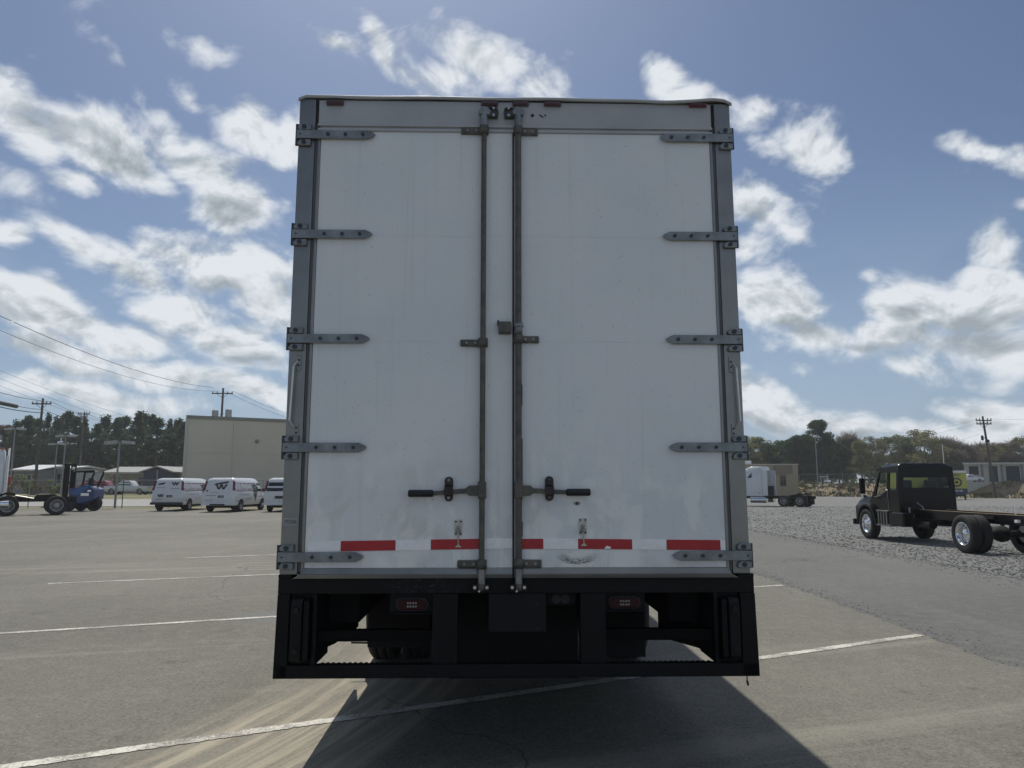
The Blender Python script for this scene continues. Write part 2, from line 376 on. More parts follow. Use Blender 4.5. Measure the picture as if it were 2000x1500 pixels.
    L.new(wv.outputs[0], vr.inputs['Vector'])
    crk = m_('MULTIPLY', rng(vr.outputs['Distance'], .0006, .0022, 1, 0), rng(big, .42, .52))
    c = mixc(m_('MULTIPLY', crk, .7), c, (.06, .06, .055))
    L.new(c, b.inputs['Base Color']); b.inputs['Roughness'].default_value = .88; b.inputs['Specular IOR Level'].default_value = .3
    h = noise(V, 45, 4, .75); n1 = bump(b, h, .55, .012); bump(b, noise(V, 3, 4), .3, .03, n1)
    return m
M_OLD = asphalt_material('worn_asphalt', (.140, .136, .117), (.188, .182, .158), (.29, .275, .235), (.265, .248, .205))
M_NEW = asphalt_material('coarse_asphalt', (.112, .113, .110), (.145, .145, .140), (.25, .248, .235), (.18, .178, .165))

def gravel_material():
    m, nt, N, L, b = surf('grey_gravel'); noise, rng, mixc, m_, mapping, bump, tc = mk(N, L); V = tc.outputs['Object']
    v = N.new('ShaderNodeTexVoronoi'); v.inputs['Scale'].default_value = 36; L.new(V, v.inputs['Vector'])
    sx = N.new('ShaderNodeSeparateColor'); L.new(v.outputs['Color'], sx.inputs[0])
    c = mixc(rng(sx.outputs[0], 0, 1, 0, 1, False), (.14, .145, .145), (.28, .28, .275))
    v2 = N.new('ShaderNodeTexVoronoi'); v2.inputs['Scale'].default_value = 9; L.new(V, v2.inputs['Vector'])
    s2 = N.new('ShaderNodeSeparateColor'); L.new(v2.outputs['Color'], s2.inputs[0])
    c = mixc(rng(s2.outputs[1], .2, 1, 0, .35), c, (.31, .31, .30))
    c = mixc(rng(noise(V, .35, 5), .4, .7, 0, .5), c, (.21, .205, .19))
    c = mixc(rng(noise(mapping(V, (.5, .07, 1), (0, 0, R(75))), 1.0, 5), .52, .68, 0, .5), c, (.27, .265, .25))
    L.new(c, b.inputs['Base Color']); b.inputs['Roughness'].default_value = .95
    n1 = bump(b, v.outputs['Distance'], .8, .05); bump(b, noise(V, 1.5, 5), .5, .15, n1)
    return m
M_GRAVEL = gravel_material()
def earth_material(name, a, bb, cc, sc=1.0):
    m, nt, N, L, b = surf(name); noise, rng, mixc, m_, mapping, bump, tc = mk(N, L); V = tc.outputs['Object']
    c = mixc(rng(noise(V, .25 * sc, 6, .7), .4, .62), a, bb); c = mixc(rng(noise(V, 1.3 * sc, 6, .75), .48, .66), c, cc)
    c = mixc(rng(noise(V, 7 * sc, 4, .7), .5, .75, 0, .6), c, tuple(x * .4 for x in a))
    L.new(c, b.inputs['Base Color']); b.inputs['Roughness'].default_value = .95
    bump(b, noise(V, 6 * sc, 5, .8), .8, .15); return m
M_EARTH = earth_material('dry_grass_ground', (.20, .185, .10), (.13, .145, .06), (.27, .23, .15), .4)
M_BANK = earth_material('raw_earth_bank', (.27, .205, .135), (.19, .16, .09), (.33, .27, .19), 1.3)
M_ROADFAR = mat('pale_road', (.30, .30, .29), .9, var=.1, vscale=.5)

def paint_material():
    m, nt, N, L, b = surf('worn_line_paint'); noise, rng, mixc, m_, mapping, bump, tc = mk(N, L); V = tc.outputs['Object']
    wear = m_('ADD', m_('MULTIPLY', noise(V, 60, 4, .8), .6), m_('MULTIPLY', noise(V, 2.2, 4), .4))
    c = mixc(rng(wear, .43, .58), (.23, .215, .19), (.68, .66, .60))
    L.new(c, b.inputs['Base Color']); b.inputs['Roughness'].default_value = .8; bump(b, noise(V, 45, 3, .7), .6, .01); return m
M_PAINT = paint_material()

# ------------------------------------------------------------------ ground sheets
def sheet(name, x0, x1, y0, y1, z, m, nx, ny, jl=0, jr=0, hf=None, yb=0, seed=1):
    rnd = random.Random(seed); vs = []; fs = []
    for j in range(ny + 1):
        for i in range(nx + 1):
            x = x0 + (x1 - x0) * i / nx; y = y0 + (y1 - y0) * j / ny
            if i == 0 and jl: x += rnd.uniform(-jl, jl)
            if i == nx and jr: x += rnd.uniform(-jr, jr)
            vs.append((x, y, z + (hf(x, y) if hf else 0)))
    for j in range(ny):
        for i in range(nx):
            a = j * (nx + 1) + i; fs.append((a, a + 1, a + nx + 2, a + nx + 1))
    me = bpy.data.meshes.new(name); me.from_pydata(vs, [], fs); me.materials.append(m)
    me.polygons.foreach_set('use_smooth', [True] * len(fs))
    o = bpy.data.objects.new(name, me); col.objects.link(o); o['kind'] = 'structure'; return o
def sm(a, b, x): t = max(0, min(1, (x - a) / (b - a))); return t * t * (3 - 2 * t)
def land(x, y):                         # gentle rise beyond the left fence, higher terrace behind the right bank
    h = 0.0
    if x < 20: h += .5 * sm(56, 72, y) * sm(20, -5, x)
    if x > 0:
        toe = 118 - .72 * max(0, x - 30)
        toe = max(60, toe); h += (1.6 + .5 * sm(50, 75, x)) * sm(toe, toe + 9, y) * sm(5, 25, x)
    return h
sheet('ground', -700, 700, -300, 1300, -.006, M_EARTH, 2, 2)
sheet('terrain', -230, 230, 52, 330, -.008, M_EARTH, 150, 140, hf=lambda x, y: land(x, y) * 1.0 - .03 * (1 - sm(52, 60, y)))
sheet('parking_lot', -75, 4.42, -60, 51, .004, M_OLD, 4, 700, jr=.035)
sheet('driveway', 4.2, 8.9, -60, 90, .000, M_NEW, 1, 900, jr=.10, seed=4)
sheet('gravel_lot', 8.5, 90, -60, 112, -.002, M_GRAVEL, 8, 8)
sheet('road', -150, 4, 55.5, 66, .02, M_ROADFAR, 40, 12, hf=land)

def stripe(p0, p1, w, x_end=None, seed=0):
    rnd = random.Random(seed); p0 = Vector((*p0, 0)); p1 = Vector((*p1, 0)); d = (p1 - p0); n = int(d.length / .03); d.normalize(); q = Vector((-d.y, d.x, 0))
    vs = []; fs = []
    for i in range(n + 1):
        c = p0 + (p1 - p0) * (i / n)
        a = c + q * (w/2 + rnd.uniform(-.008, .008)); e = c - q * (w/2 + rnd.uniform(-.008, .008))
        vs += [(a.x, a.y, .008), (e.x, e.y, .008)]
        if i: k = 2*i; fs.append((k-2, k-1, k+1, k))
    me = bpy.data.meshes.new('parking_line'); me.from_pydata(vs, [], fs); me.materials.append(M_PAINT)
    o = bpy.data.objects.new('parking_line', me); col.objects.link(o); o['kind'] = 'structure'; return o
stripe((-7.6, 2.0), (4.40, 8.02), .10, seed=1)
stripe((-7.6, 7.32), (4.38, 11.9), .10, seed=2)
stripe((-7.6, 12.08), (4.38, 16.6), .09, seed=3)
stripe((-7.25, 16.3), (4.38, 21.2), .09, seed=4)
def gravel_stones():
    rnd = random.Random(7); vs = []; fs = []
    def stone(x, y, r):
        o = len(vs); a = rnd.uniform(0, 6.28)
        for k in range(4):
            t = a + k * 1.57 + rnd.uniform(-.3, .3); rr = r * rnd.uniform(.6, 1.1); vs.append((x + math.cos(t)*rr, y + math.sin(t)*rr, 0))
        for k in range(4):
            p = vs[o + k]; vs.append((x + (p[0]-x)*.6 + rnd.uniform(-.2,.2)*r, y + (p[1]-y)*.6, r * rnd.uniform(.25, .5)))
        for k in range(4): j = (k+1) % 4; fs.append((o+k, o+j, o+4+j, o+4+k))
        fs.append((o+4, o+5, o+6, o+7))
    for _ in range(20000):
        y = 11 + 45 * rnd.random() ** 1.6; x = 8.7 + rnd.random() * (y * .75 - 4); stone(x, y, rnd.uniform(.012, .032) * (1 + y / 60))
    for _ in range(2600):                 # spill onto the asphalt edge
        y = 5 + 45 * rnd.random() ** 1.5; x = 8.9 - abs(rnd.gauss(0, .35)); stone(x, y, rnd.uniform(.012, .03))
    for _ in range(1500):
        y = 5 + 14 * rnd.random(); x = 4.5 + rnd.gauss(0, .14); stone(x, y, rnd.uniform(.005, .018))
    for _ in range(260):
        y = 3.8 + 16 * rnd.random() ** 1.4; x = rnd.uniform(-8, 6); stone(x, y, rnd.uniform(.004, .014))
    me = bpy.data.meshes.new('gravel'); me.from_pydata(vs, [], fs)
    me.materials.append(mat('gravel_stone', (.17, .17, .165), .95, var=.3, vscale=9, c2=(.29, .29, .28)))
    o = bpy.data.objects.new('gravel', me); col.objects.link(o); o['kind'] = 'stuff'; o['label'] = 'loose grey gravel stones spread over the yard'
gravel_stones()
# ------------------------------------------------------------------ common materials
M_ALU = mat('dull_aluminium', (.27, .27, .26), .38, .8, var=.12, vscale=4, bump=.05, bscale=30)
M_ALU2 = mat('header_aluminium', (.42, .43, .435), .5, .25, var=.10, vscale=2.5, bump=.05, bscale=20)
M_SEAL = mat('rubber_seal', (.035, .037, .04), .7)
M_GALV = mat('galvanised_steel', (.23, .25, .265), .5, .5, var=.32, vscale=9, bump=.08, bscale=90)
M_ROD = mat('tarnished_rod', (.10, .105, .10), .5, .4, var=.3, vscale=16, bump=.12, bscale=90, c2=(.15, .135, .115))
M_RODL = mat('bare_rod_end', (.26, .26, .25), .45, .6, var=.3, vscale=25)
M_BOLT = mat('dark_bolt', (.055, .06, .065), .5, .5)
M_SHINE = mat('polished_bolt', (.6, .6, .58), .3, .9)
M_HASP = mat('rusty_hasp', (.05, .04, .038), .55, .4, var=.4, vscale=30)
M_GRIP = mat('black_rubber_grip', (.012, .013, .016), .55)
M_BLACK = mat('black_painted_steel', (.0045, .0053, .0065), .5, var=.3, vscale=6, bump=.1, bscale=25, spec=.22)
M_UNDER = mat('underbody_black', (.006, .006, .0065), .85, var=.35, vscale=5)
M_TYRE = mat('tyre_rubber', (.016, .016, .017), .85, var=.3, vscale=8)
M_STEELRIM = mat('steel_rim', (.33, .33, .33), .5, .3, var=.2, vscale=6)
M_ALUWHEEL = mat('polished_alloy_rim', (.75, .75, .76), .18, .95, var=.08)
M_CHROME = mat('chrome', (.8, .8, .8), .12, 1.0, var=.03)
M_REDT = mat('red_reflective_tape', (.42, .012, .022), .35, var=.15, vscale=8, coat=.3)
M_WHT = mat('white_reflective_tape', (.97, .97, .96), .3, var=.1, vscale=30, bump=.1, bscale=120)
M_REDLENS = mat('dull_red_lens', (.085, .04, .05), .3, var=.15, vscale=20, coat=.5)
M_REDDARK = mat('dark_red_lens', (.16, .012, .02), .25, coat=.6)
M_GLASS = mat('dark_glass', (.018, .022, .026), .08, var=.1, spec=.6)
M_WPAINT = mat('white_vehicle_paint', (.60, .62, .645), .3, var=.04, coat=.4)
M_LATCH = mat('zinc_latch', (.52, .51, .46), .4, .6, var=.25, vscale=60)
M_CLEAR = mat('clear_lens', (.26, .26, .25), .3)

def door_material():
    m, nt, N, L, b = surf('white_door_skin'); noise, rng, mixc, m_, mapping, bump, tc = mk(N, L); V = tc.outputs['Object']
    sx = N.new('ShaderNodeSeparateXYZ'); L.new(V, sx.inputs[0]); Z = sx.outputs['Z']
    c = mixc(rng(noise(V, 1.1, 5, .6), .35, .65), (.71, .735, .75), (.78, .79, .795))
    low = rng(Z, 2.15, 1.25, 0, 1)
    s = noise(V, 2.6, 7, .62, .7); c = mixc(m_('MULTIPLY', m_('MULTIPLY', rng(s, .50, .66), low), .45), c, (.58, .575, .51))
    s3 = noise(mapping(V, (1.6, 1, .8), (0, .5, 0)), 3.4, 6, .6, .5); c = mixc(m_('MULTIPLY', m_('MULTIPLY', rng(s3, .48, .60), low), .6), c, (.93, .93, .89))
    streak = noise(mapping(V, (26, 1, .5)), 1, 4, .6); c = mixc(m_('MULTIPLY', rng(streak, .55, .78), .22), c, (.42, .42, .40))
    spk = noise(V, 70, 2, .5); c = mixc(m_('MULTIPLY', rng(spk, .70, .76), .5), c, (.25, .24, .22))
    # rubbed black scuff where the dock buffer strikes the right door
    cx = N.new('ShaderNodeVectorMath'); cx.operation = 'SUBTRACT'; L.new(V, cx.inputs[0]); cx.inputs[1].default_value = (.335, 0, 1.245)
    mp = mapping(cx.outputs[0], (1, 0, 1.75)); ln = N.new('ShaderNodeVectorMath'); ln.operation = 'LENGTH'; L.new(mp, ln.inputs[0])
    rd = ln.outputs['Value']; arc = m_('MULTIPLY', rng(rd, .055, .11), rng(rd, .125, .145, 1, 0))
    below = rng(Z, 1.238, 1.205); xg = rng(m_('ABSOLUTE', m_('SUBTRACT', sx.outputs['X'], .335)), .05, .14, 1, 0)
    grain = rng(noise(mapping(V, (1, 1, 3)), 45, 4, .7), .40, .62)
    sc = m_('MULTIPLY', m_('MULTIPLY', arc, below), m_('MULTIPLY', m_('ADD', m_('MULTIPLY', grain, .7), .3), xg)); c = mixc(m_('MULTIPLY', sc, .9), c, (.07, .07, .075))
    L.new(c, b.inputs['Base Color']); b.inputs['Roughness'].default_value = .30; b.inputs['Specular IOR Level'].default_value = .45
    n1 = bump(b, noise(mapping(V, (1, 1, .45)), 1.6, 3, .5, .8), .5, .035)
    n2 = bump(b, noise(mapping(V, (1, 1, 5), (0, .25, 0)), 1.2, 2, .5, 1.0), .12, .02, n1); bump(b, noise(V, 220, 2), .05, .002, n2)
    return m
M_DOOR = door_material()
def worn_black():
    m, nt, N, L, b = surf('scratched_black_sill'); noise, rng, mixc, m_, mapping, bump, tc = mk(N, L); V = tc.outputs['Object']
    sx = N.new('ShaderNodeSeparateXYZ'); L.new(V, sx.inputs[0])
    gx = rng(m_('ABSOLUTE', m_('ADD', sx.outputs['X'], .47)), .08, .30, 1, 0)
    w = m_('MULTIPLY', rng(noise(mapping(V, (1, 1, 1.6)), 38, 6, .85, 1.5), .53, .66), gx)
    c = mixc(m_('MULTIPLY', w, .7), (.0048, .0058, .007), (.10, .105, .11))
    L.new(c, b.inputs['Base Color']); b.inputs['Roughness'].default_value = .5; b.inputs['Specular IOR Level'].default_value = .22; bump(b, noise(V, 25, 5), .2, .01); return m
M_SILL = worn_black()

def wheel_meshes(kind, r=.5, w=.26):
    """tyre, rim and hub as meshes about the origin, axle along X, outer face towards -X"""
    h = w / 2
    t = MB(); t.lathe([(r*.60, -h*.82), (r*.80, -h), (r*.93, -h*.95), (r*.985, -h*.78), (r, -h*.6), (r, -h*.34), (r*.975, -h*.31), (r*.975, -h*.25), (r, -h*.22), (r, h*.22), (r*.975, h*.25), (r*.975, h*.31), (r, h*.34), (r, h*.6), (r*.985, h*.78), (r*.93, h*.95), (r*.80, h), (r*.6, h*.82)], (0,0,0), n=40)
    rim = MB()
    if kind == 'steel':      # dished disc with hand holes
        rim.lathe([(r*.62, -h*.86), (r*.59, -h*.90), (r*.56, -h*.74), (r*.50, h*.1), (r*.44, h*.32), (r*.30, h*.26), (r*.26, h*.0), (0.001, h*.0)], (0,0,0), n=32)
        for k in range(5):
            a = 2*math.pi*k/5; rim.tube((h*.25, math.cos(a)*r*.44, math.sin(a)*r*.44), (h*.12, math.cos(a)*r*.44, math.sin(a)*r*.44), r*.055, n=10, mi=1)
    elif kind == 'dual':     # outer wheel of a pair: deep dish
        rim.lathe([(r*.62, -h*.86), (r*.59, -h*.92), (r*.555, -h*.78), (r*.52, h*.3), (r*.47, h*.85), (r*.32, h*.8), (r*.30, -h*.1), (r*.24, -h*.55), (0.001, -h*.6)], (0,0,0), n=32)
        for k in range(8):
            a = 2*math.pi*k/8; rim.tube((h*.86, math.cos(a)*r*.42, math.sin(a)*r*.42), (h*.72, math.cos(a)*r*.42, math.sin(a)*r*.42), r*.05, n=8, mi=1)
    else:                    # front wheel: convex disc
        rim.lathe([(r*.62, -h*.86), (r*.59, -h*.92), (r*.545, -h*.7), (r*.50, -h*.2), (r*.42, -h*.72), (r*.27, -h*.84), (r*.23, -h*1.1), (0.001, -h*1.16)], (0,0,0), n=32)
        for k in range(10):
            a = 2*math.pi*k/10; rim.tube((-h*.55, math.cos(a)*r*.45, math.sin(a)*r*.45), (-h*.62, math.cos(a)*r*.45, math.sin(a)*r*.45), r*.042, n=8, mi=1)
    hub = MB(); 
    for k in range(8):
        a = 2*math.pi*(k+.5)/8; x = {'steel': h*.24, 'dual': h*.78, 'front': -h*.80}[kind]
        hub.tube((x, math.cos(a)*r*.34, math.sin(a)*r*.34), (x-.035, math.cos(a)*r*.34, math.sin(a)*r*.34), r*.022, n=6)
    return t, rim, hub
WM = {}
def wheel(parent, kind, x, y, r=.5, w=.26, side=-1, rimmat=None, z=None, simple=False, cam_=None):
    rm = rimmat or M_STEELRIM; key = (kind, round(r, 3), round(w, 3), rm.name)
    if key not in WM:
        t, ri, hu = wheel_meshes(kind, r, w)
        def fin(mb, nm, ms):
            me = mb.mesh(nm, ms); bm = bmesh.new(); bm.from_mesh(me); bmesh.ops.recalc_face_normals(bm, faces=bm.faces); bm.to_mesh(me); bm.free(); return me
        WM[key] = (fin(t, 'tyre', M_TYRE), fin(ri, 'rim', [rm, M_UNDER]), fin(hu, 'lug_nut', M_BOLT))
    tm, rme, hm = WM[key]
    e = bpy.data.objects.new('wheel', None); e.empty_display_size = .1; col.objects.link(e); e.parent = parent; e.location = (x, y, r if z is None else z)
    if side > 0: e.rotation_euler = (0, 0, math.pi)
    for nm, me in (('tyre', tm), ('rim', rme)) + (() if simple else (('lug_nut', hm),)):
        o = bpy.data.objects.new(nm, me); col.objects.link(o); o.parent = e
    return e

# ------------------------------------------------------------------ THE BOX TRUCK
TR = empty('box_truck', (.025, 4.06, 0), R(1.3))
tag(TR, 'white box truck seen from behind with two tall swing doors and black rear frame', 'box truck')
LEN = 7.9
for s in (-1, 1):
    x0, x1 = sorted((s*1.292, s*1.25)); MB().box(x0, x1, .101, LEN, 1.12, 3.905).build('side_wall', M_WPAINT, TR)
MB().box(-1.25, 1.25, LEN-.05, LEN, 1.12, 3.905).build('front_wall', M_WPAINT, TR)
MB().box(-1.288, 1.288, .05, LEN, 3.906, 3.93).build('roof_panel', mat('white_roof', (.7,.7,.7), .5), TR)
MB().box(-1.249, 1.249, .12, LEN-.05, 1.115, 1.16).build('floor', M_UNDER, TR)
for s in (-1, 1):
    x0, x1 = sorted((s*1.300, s*1.203)); p = MB().box(x0, x1, 0, .10, 1.116, 3.904)
    p.build('corner_post', M_ALU, TR, bevel=.004)
    x0, x1 = sorted((s*1.2025, s*1.186)); MB().box(x0, x1, .018, .10, 1.10, 3.903).build('door_gap_seal', M_SEAL, TR)
hp = MB().box(-1.1855, 1.1855, .004, .09, 3.748, 3.900).build('header_panel', M_ALU2, TR, bevel=.003)
for (u, z, r_) in ((.099, 3.815, .011), (.176, 3.816, .006)):
    MB().tube((u, .006, z), (u, .0025, z), r_, n=12).build('screw_hole', M_SEAL, hp)
MB().prism([(.135, 3.823), (.150, 3.820), (.172, 3.801), (.150, 3.806)], 'Y', .0025, .006).build('scratch_mark', M_BOLT, hp)
def roof_cap():
    prof = [(-.004, -.012), (-.014, -.010), (-.017, -.002), (-.012, .008), (.004, .016), (.06, .022), (.14, .024), (.14, .010), (.02, .008), (.0, .0)]
    n = 60; vs = []; fs = []; k = len(prof)
    for i in range(n + 1):
        u = -1.306 + 2.615 * i / n
        dz = -.012 * math.exp(-((u - .92) / .18) ** 2) + .010 * math.exp(-((u - 1.2) / .07) ** 2) - .02 * sm(-1.27, -1.306, u) - .018 * sm(1.27, 1.309, u) + .002 * math.sin(u * 9)
        dy = -.012 * math.exp(-((u - 1.1) / .16) ** 2)
        vs += [(u, y + dy, 3.915 + z + dz) for y, z in prof]
    for i in range(n):
        for j in range(k): a = i*k + j; b = i*k + (j+1) % k; fs.append((a, b, b + k, a + k))
    m = MB(); m._add(vs, fs, 0, True); m._add(vs[:k], [tuple(range(k))]); m._add(vs[-k:], [tuple(range(k))])
    m.build('roof_cap', M_ALU2, TR)
roof_cap()
# upper trim of the door opening: two ridges
MB().prism([(-.006, 3.694), (-.014, 3.699), (-.014, 3.712), (-.004, 3.716), (-.004, 3.722), (-.016, 3.727), (-.016, 3.740), (-.006, 3.746), (.03, 3.746), (.03, 3.694)], 'X', -1.184, 1.184).build('top_rail', M_ALU2, TR)
for s in (-1, 1):
    MB().prism([(s*1.19, 3.70), (s*1.145, 3.69), (s*1.17, 3.72), (s*1.20, 3.745), (s*1.205, 3.68)], 'Y', -.012, .0).build('corner_gusset', M_SEAL, TR)
def reflective(door, segs, zc):
    for (a, b, c) in segs:
        m = MB(); h = .0275
        za, zb = zc(a), zc(b)
        m.hexa([(a, -.0075, za-h), (b, -.0075, zb-h), (b, -.004, zb-h), (a, -.004, za-h), (a, -.0075, za+h), (b, -.0075, zb+h), (b, -.004, zb+h), (a, -.004, za+h)])
        m.build('reflective_tape', M_REDT if c == 'r' else M_WHT, door)
def pointed(x0, x1, hh, tipdir):
    """strap outline x0 = hinge end, x1 = tip"""
    d = tipdir; c = .045
    return [(x0, -hh), (x1 - d*c, -hh), (x1 - d*.012, -hh*.45), (x1, 0), (x1 - d*.012, hh*.45), (x1 - d*c, hh), (x0, hh)]
def hinge(door, s, z, tip):
    """strap hinge: strap, pivot block on the post, bolts"""
    H = empty('hinge', (0, 0, z), parent=door)
    MB().prism([(x, y) for x, y in pointed(s*1.306, s*tip, .0265, -s)][::(1 if s < 0 else -1)], 'Y', -.026, -.0155).build('strap', M_GALV, H, bevel=.003)
    bx = sorted((s*1.222, s*1.304))
    for (z0, z1) in ((.030, .068), (-.068, -.030)):
        MB().prism([(bx[0]+.004, z0+.006), (bx[0]+.012, z0), (bx[1], z0), (bx[1], z1), (bx[0]+.022, z1), (bx[0]+.004, z1-.016)] if s < 0 or True else [], 'Y', -.022, -.001).build('post_bracket', M_GALV, H, bevel=.005)
    MB().tube((s*1.305, -.010, -.066), (s*1.305, -.010, .066), .010, n=12).build('hinge_pin', M_BOLT, H)
    t = MB()
    xs = [s*(1.306 - (1.306-tip)*q) for q in (.40, .62, .84)] + [s*1.283]
    for i, x in enumerate(xs): t.tube((x, -.0255, 0), (x, -.034 if i < 3 else -.028, 0), .0095 if i < 3 else .005, n=10)
    for dz in (.048, -.048): t.tube((s*1.262, -.021, dz), (s*1.262, -.030, dz), .013, n=10)
    t.build('bolt', M_BOLT, H)
def bracket(door, u0, u1, z, rod_u):
    B = empty('rod_bracket', (0, 0, z), parent=door)
    MB().prism([(min(u0,u1), -.019), (max(u0,u1), -.021), (max(u0,u1), .021), (min(u0,u1), .021)], 'Y', -.022, -.0045).build('plate', M_ROD, B, bevel=.006)
    MB().lathe([(.020, -.026), (.028, -.024), (.028, .024), (.020, .026)], (rod_u, -.030, 0), 'Z', 16).build('loop', M_ROD, B)
    t = MB(); d = 1 if u1 > u0 else -1
    for q in (.28, .66): t.tube((u0 + (rod_u-u0)*q, -.021, 0), (u0 + (rod_u-u0)*q, -.028, 0), .008, n=8)
    t.build('bolt', M_RODL, B)
def make_door(s):
    D = empty('door', (0, 0, 0), parent=TR)
    D['label'] = 'left white cargo door' if s < 0 else 'right white cargo door with keyhole and black scuff'
    x0, x1 = (-1.165, -.022) if s < 0 else (-.014, 1.168)
    pan = MB().box(x0, x1, -.004, .06, 1.15, 3.698).build('door_panel', M_DOOR, D, bevel=.003)
    # faint joints of the door skin
    for z in (3.048, 2.418): MB().box(x0+.02, x1-.02, -.0047, -.003, z, z+.0025).build('skin_joint', mat('skin_joint', (.66,.68,.69), .5), pan)
    a, b = sorted((s*1.184, s*1.166))
    MB().prism([(a, .02), (a, -.006), (a+.004, -.010), (b-.004, -.010), (b, -.006), (b, .02)], 'Z', 1.13, 3.70).build('edge_trim', M_ALU, D)
    a, b = sorted((s*1.200, s*1.1845)); MB().box(a, b, .0, .02, 1.13, 3.72).build('gap_strip', mat('dark_gap_strip', (.10,.105,.11), .6, .3), D)
    a, b = (-1.166, -.024) if s < 0 else (-.012, 1.169)
    # bottom rail with a mitred outer end
    o0, o1 = (-1.226, -.022) if s < 0 else (-.014, 1.229)
    i0, i1 = (-1.186, -.022) if s < 0 else (-.014, 1.190)
    m = MB()
    m.hexa([(o0, -.020, 1.096), (o1, -.020, 1.096), (o1, .02, 1.096), (o0, .02, 1.096), (i0+.004, -.026, 1.118), (i1-.004, -.026, 1.118), (i1, .02, 1.118), (i0, .02, 1.118)])
    m.hexa([(i0, -.024, 1.119), (i1, -.024, 1.119), (i1, .02, 1.119), (i0, .02, 1.119), (i0+.02*(s<0), -.010, 1.150), (i1-.02*(s>0), -.010, 1.150), (i1, .02, 1.150), (i0, .02, 1.150)])
    m.build('bottom_rail', M_ALU, D, bevel=.002)
    for z in (3.667, 3.051, 2.430, 1.810, 1.211): hinge(D, s, z + (.004 if s > 0 else 0), .838 if s < 0 else .862)
    ru = -.192 if s < 0 else .011
    Rr = empty('locking_rod', (0, 0, 0), parent=D)
    MB().tube((ru, -.032, 1.14), (ru, -.032, 3.70), .0155 if s < 0 else .0185, n=16).build('bar', M_ROD, Rr)
    MB().tube((ru, -.032, 3.69), (ru, -.032, 3.835), .020, n=16).build('upper_sleeve', M_GALV, Rr)
    MB().tube((ru, -.032, 1.045), (ru, -.032, 1.155), .020, n=16).build('lower_sleeve', M_RODL, Rr)
    k = MB()
    k.prism([(ru-.036, 3.815), (ru-.010, 3.845), (ru+.014, 3.842), (ru+.040, 3.815), (ru+.030, 3.790), (ru-.030, 3.795)], 'Y', -.050, -.016)
    k.build('cam', M_GALV, Rr, bevel=.004)
    kk = MB(); ks = 1 if s < 0 else -1
    kk.lathe([(.030, -.01), (.036, 0), (.030, .01)], (ru + ks*.052, -.012, 3.822), 'Y', 12); kk.box(ru+ks*.052-.03, ru+ks*.052+.03, -.010, .004, 3.788, 3.860)
    kk.build('top_keeper', M_ROD, Rr, bevel=.003)
    sh = MB()
    for dz in (-.022, .022): sh.tube((ru+ks*.056, -.020, 3.822+dz), (ru+ks*.056, -.028, 3.822+dz), .008, n=8)
    for dx in (-.036, .030): sh.tube((ru+dx, -.050, 1.052), (ru+dx, -.062, 1.052), .009, n=8)
    sh.tube((ru-.012, -.056, 1.033), (ru-.012, -.064, 1.033), .006, n=8)
    sh.build('bolt', M_SHINE, Rr)
    MB().box(ru-.048, ru+.048, -.055, -.002, 1.028, 1.066).build('bottom_keeper', M_UNDER, Rr, bevel=.006)
    MB().lathe([(.018, -.02), (.026, -.015), (.026, .015), (.018, .02)], (ru, -.034, 1.050), 'Z', 14).build('cam_end', M_ROD, Rr)
    if s < 0:
        bracket(D, -.330, ru, 3.700, ru); bracket(D, -.322, ru, 2.408, ru); bracket(D, -.326, ru, 1.172, ru)
    else:
        bracket(D, .130, ru, 3.697, ru); bracket(D, .130, ru, 2.430, ru); bracket(D, .138, ru, 1.174, ru)
    # lever handle
    Hn = empty('handle', (0, 0, 0), parent=D)
    MB().box(ru-.0235, ru+.0235, -.056, -.010, 1.528, 1.622).build('hub', M_ROD, Hn, bevel=.005)
    d = s; xa = ru + d*.022
    if s < 0: pts = dict(h1=-.282, b1=-.463, t=-.600, cap=-.377, z1=1.572, z2=1.556)
    else: pts = dict(h1=.096, b1=.277, t=.410, cap=.183, z1=1.572, z2=1.562)
    z1, z2 = pts['z1'], pts['z2']
    MB().prism([(xa, z1-.028), (pts['h1']-d*.02, z1-.028), (pts['h1'], z1-.012), (pts['h1'], z1+.012), (pts['h1']-d*.02, z1+.028), (xa, z1+.028)][::-d], 'Y', -.045, -.022).build('knuckle', M_ROD, Hn, bevel=.003)
    q = [(pts['h1']-d*.03, z1-.014), (pts['b1'], z2-.012), (pts['b1'], z2+.012), (pts['h1']-d*.03, z1+.014)]
    MB().prism(q[::-d], 'Y', -.040, -.028).build('lever', M_ROD, Hn, bevel=.002)
    MB().lathe([(.001, -.002), (.017, 0), (.020, .006), (.020, abs(pts['t']-pts['b1'])-.006), (.017, abs(pts['t']-pts['b1'])), (.001, abs(pts['t']-pts['b1'])+.001)], (min(pts['t'], pts['b1']), -.034, z2), 'X', 14).build('grip', M_GRIP, Hn)
    c = pts['cap']; h0, h1 = (1.512, 1.648) if s < 0 else (1.514, 1.651)
    cp = [(c + .0235*math.cos(R(a)), h1-.0235 + .0235*math.sin(R(a))) for a in range(0, 181, 20)] + [(c + .0235*math.cos(R(a)), h0+.0235 + .0235*math.sin(R(a))) for a in range(180, 361, 20)]
    Hs = MB().prism(cp, 'Y', -.030, -.004).build('hasp', M_HASP, D, bevel=.003)
    MB().box(c-.025, c+.025, -.052, -.029, z1-.026, z1+.020).box(c-.020, c+.020, -.046, -.029, z1+.028, z1+.048).build('catch', M_HASP, Hs, bevel=.004)
    t = MB()
    for zz in (h0+.020, h1-.018): t.tube((c, -.029, zz), (c, -.038, zz), .009, n=10)
    t.build('rivet', M_RODL if s < 0 else M_ROD, Hs)
    # hold-back latch with its dangling pin
    lx0, lx1, lz0, lz1 = (-.344, -.302, 1.327, 1.411) if s < 0 else (.348, .391, 1.333, 1.419)
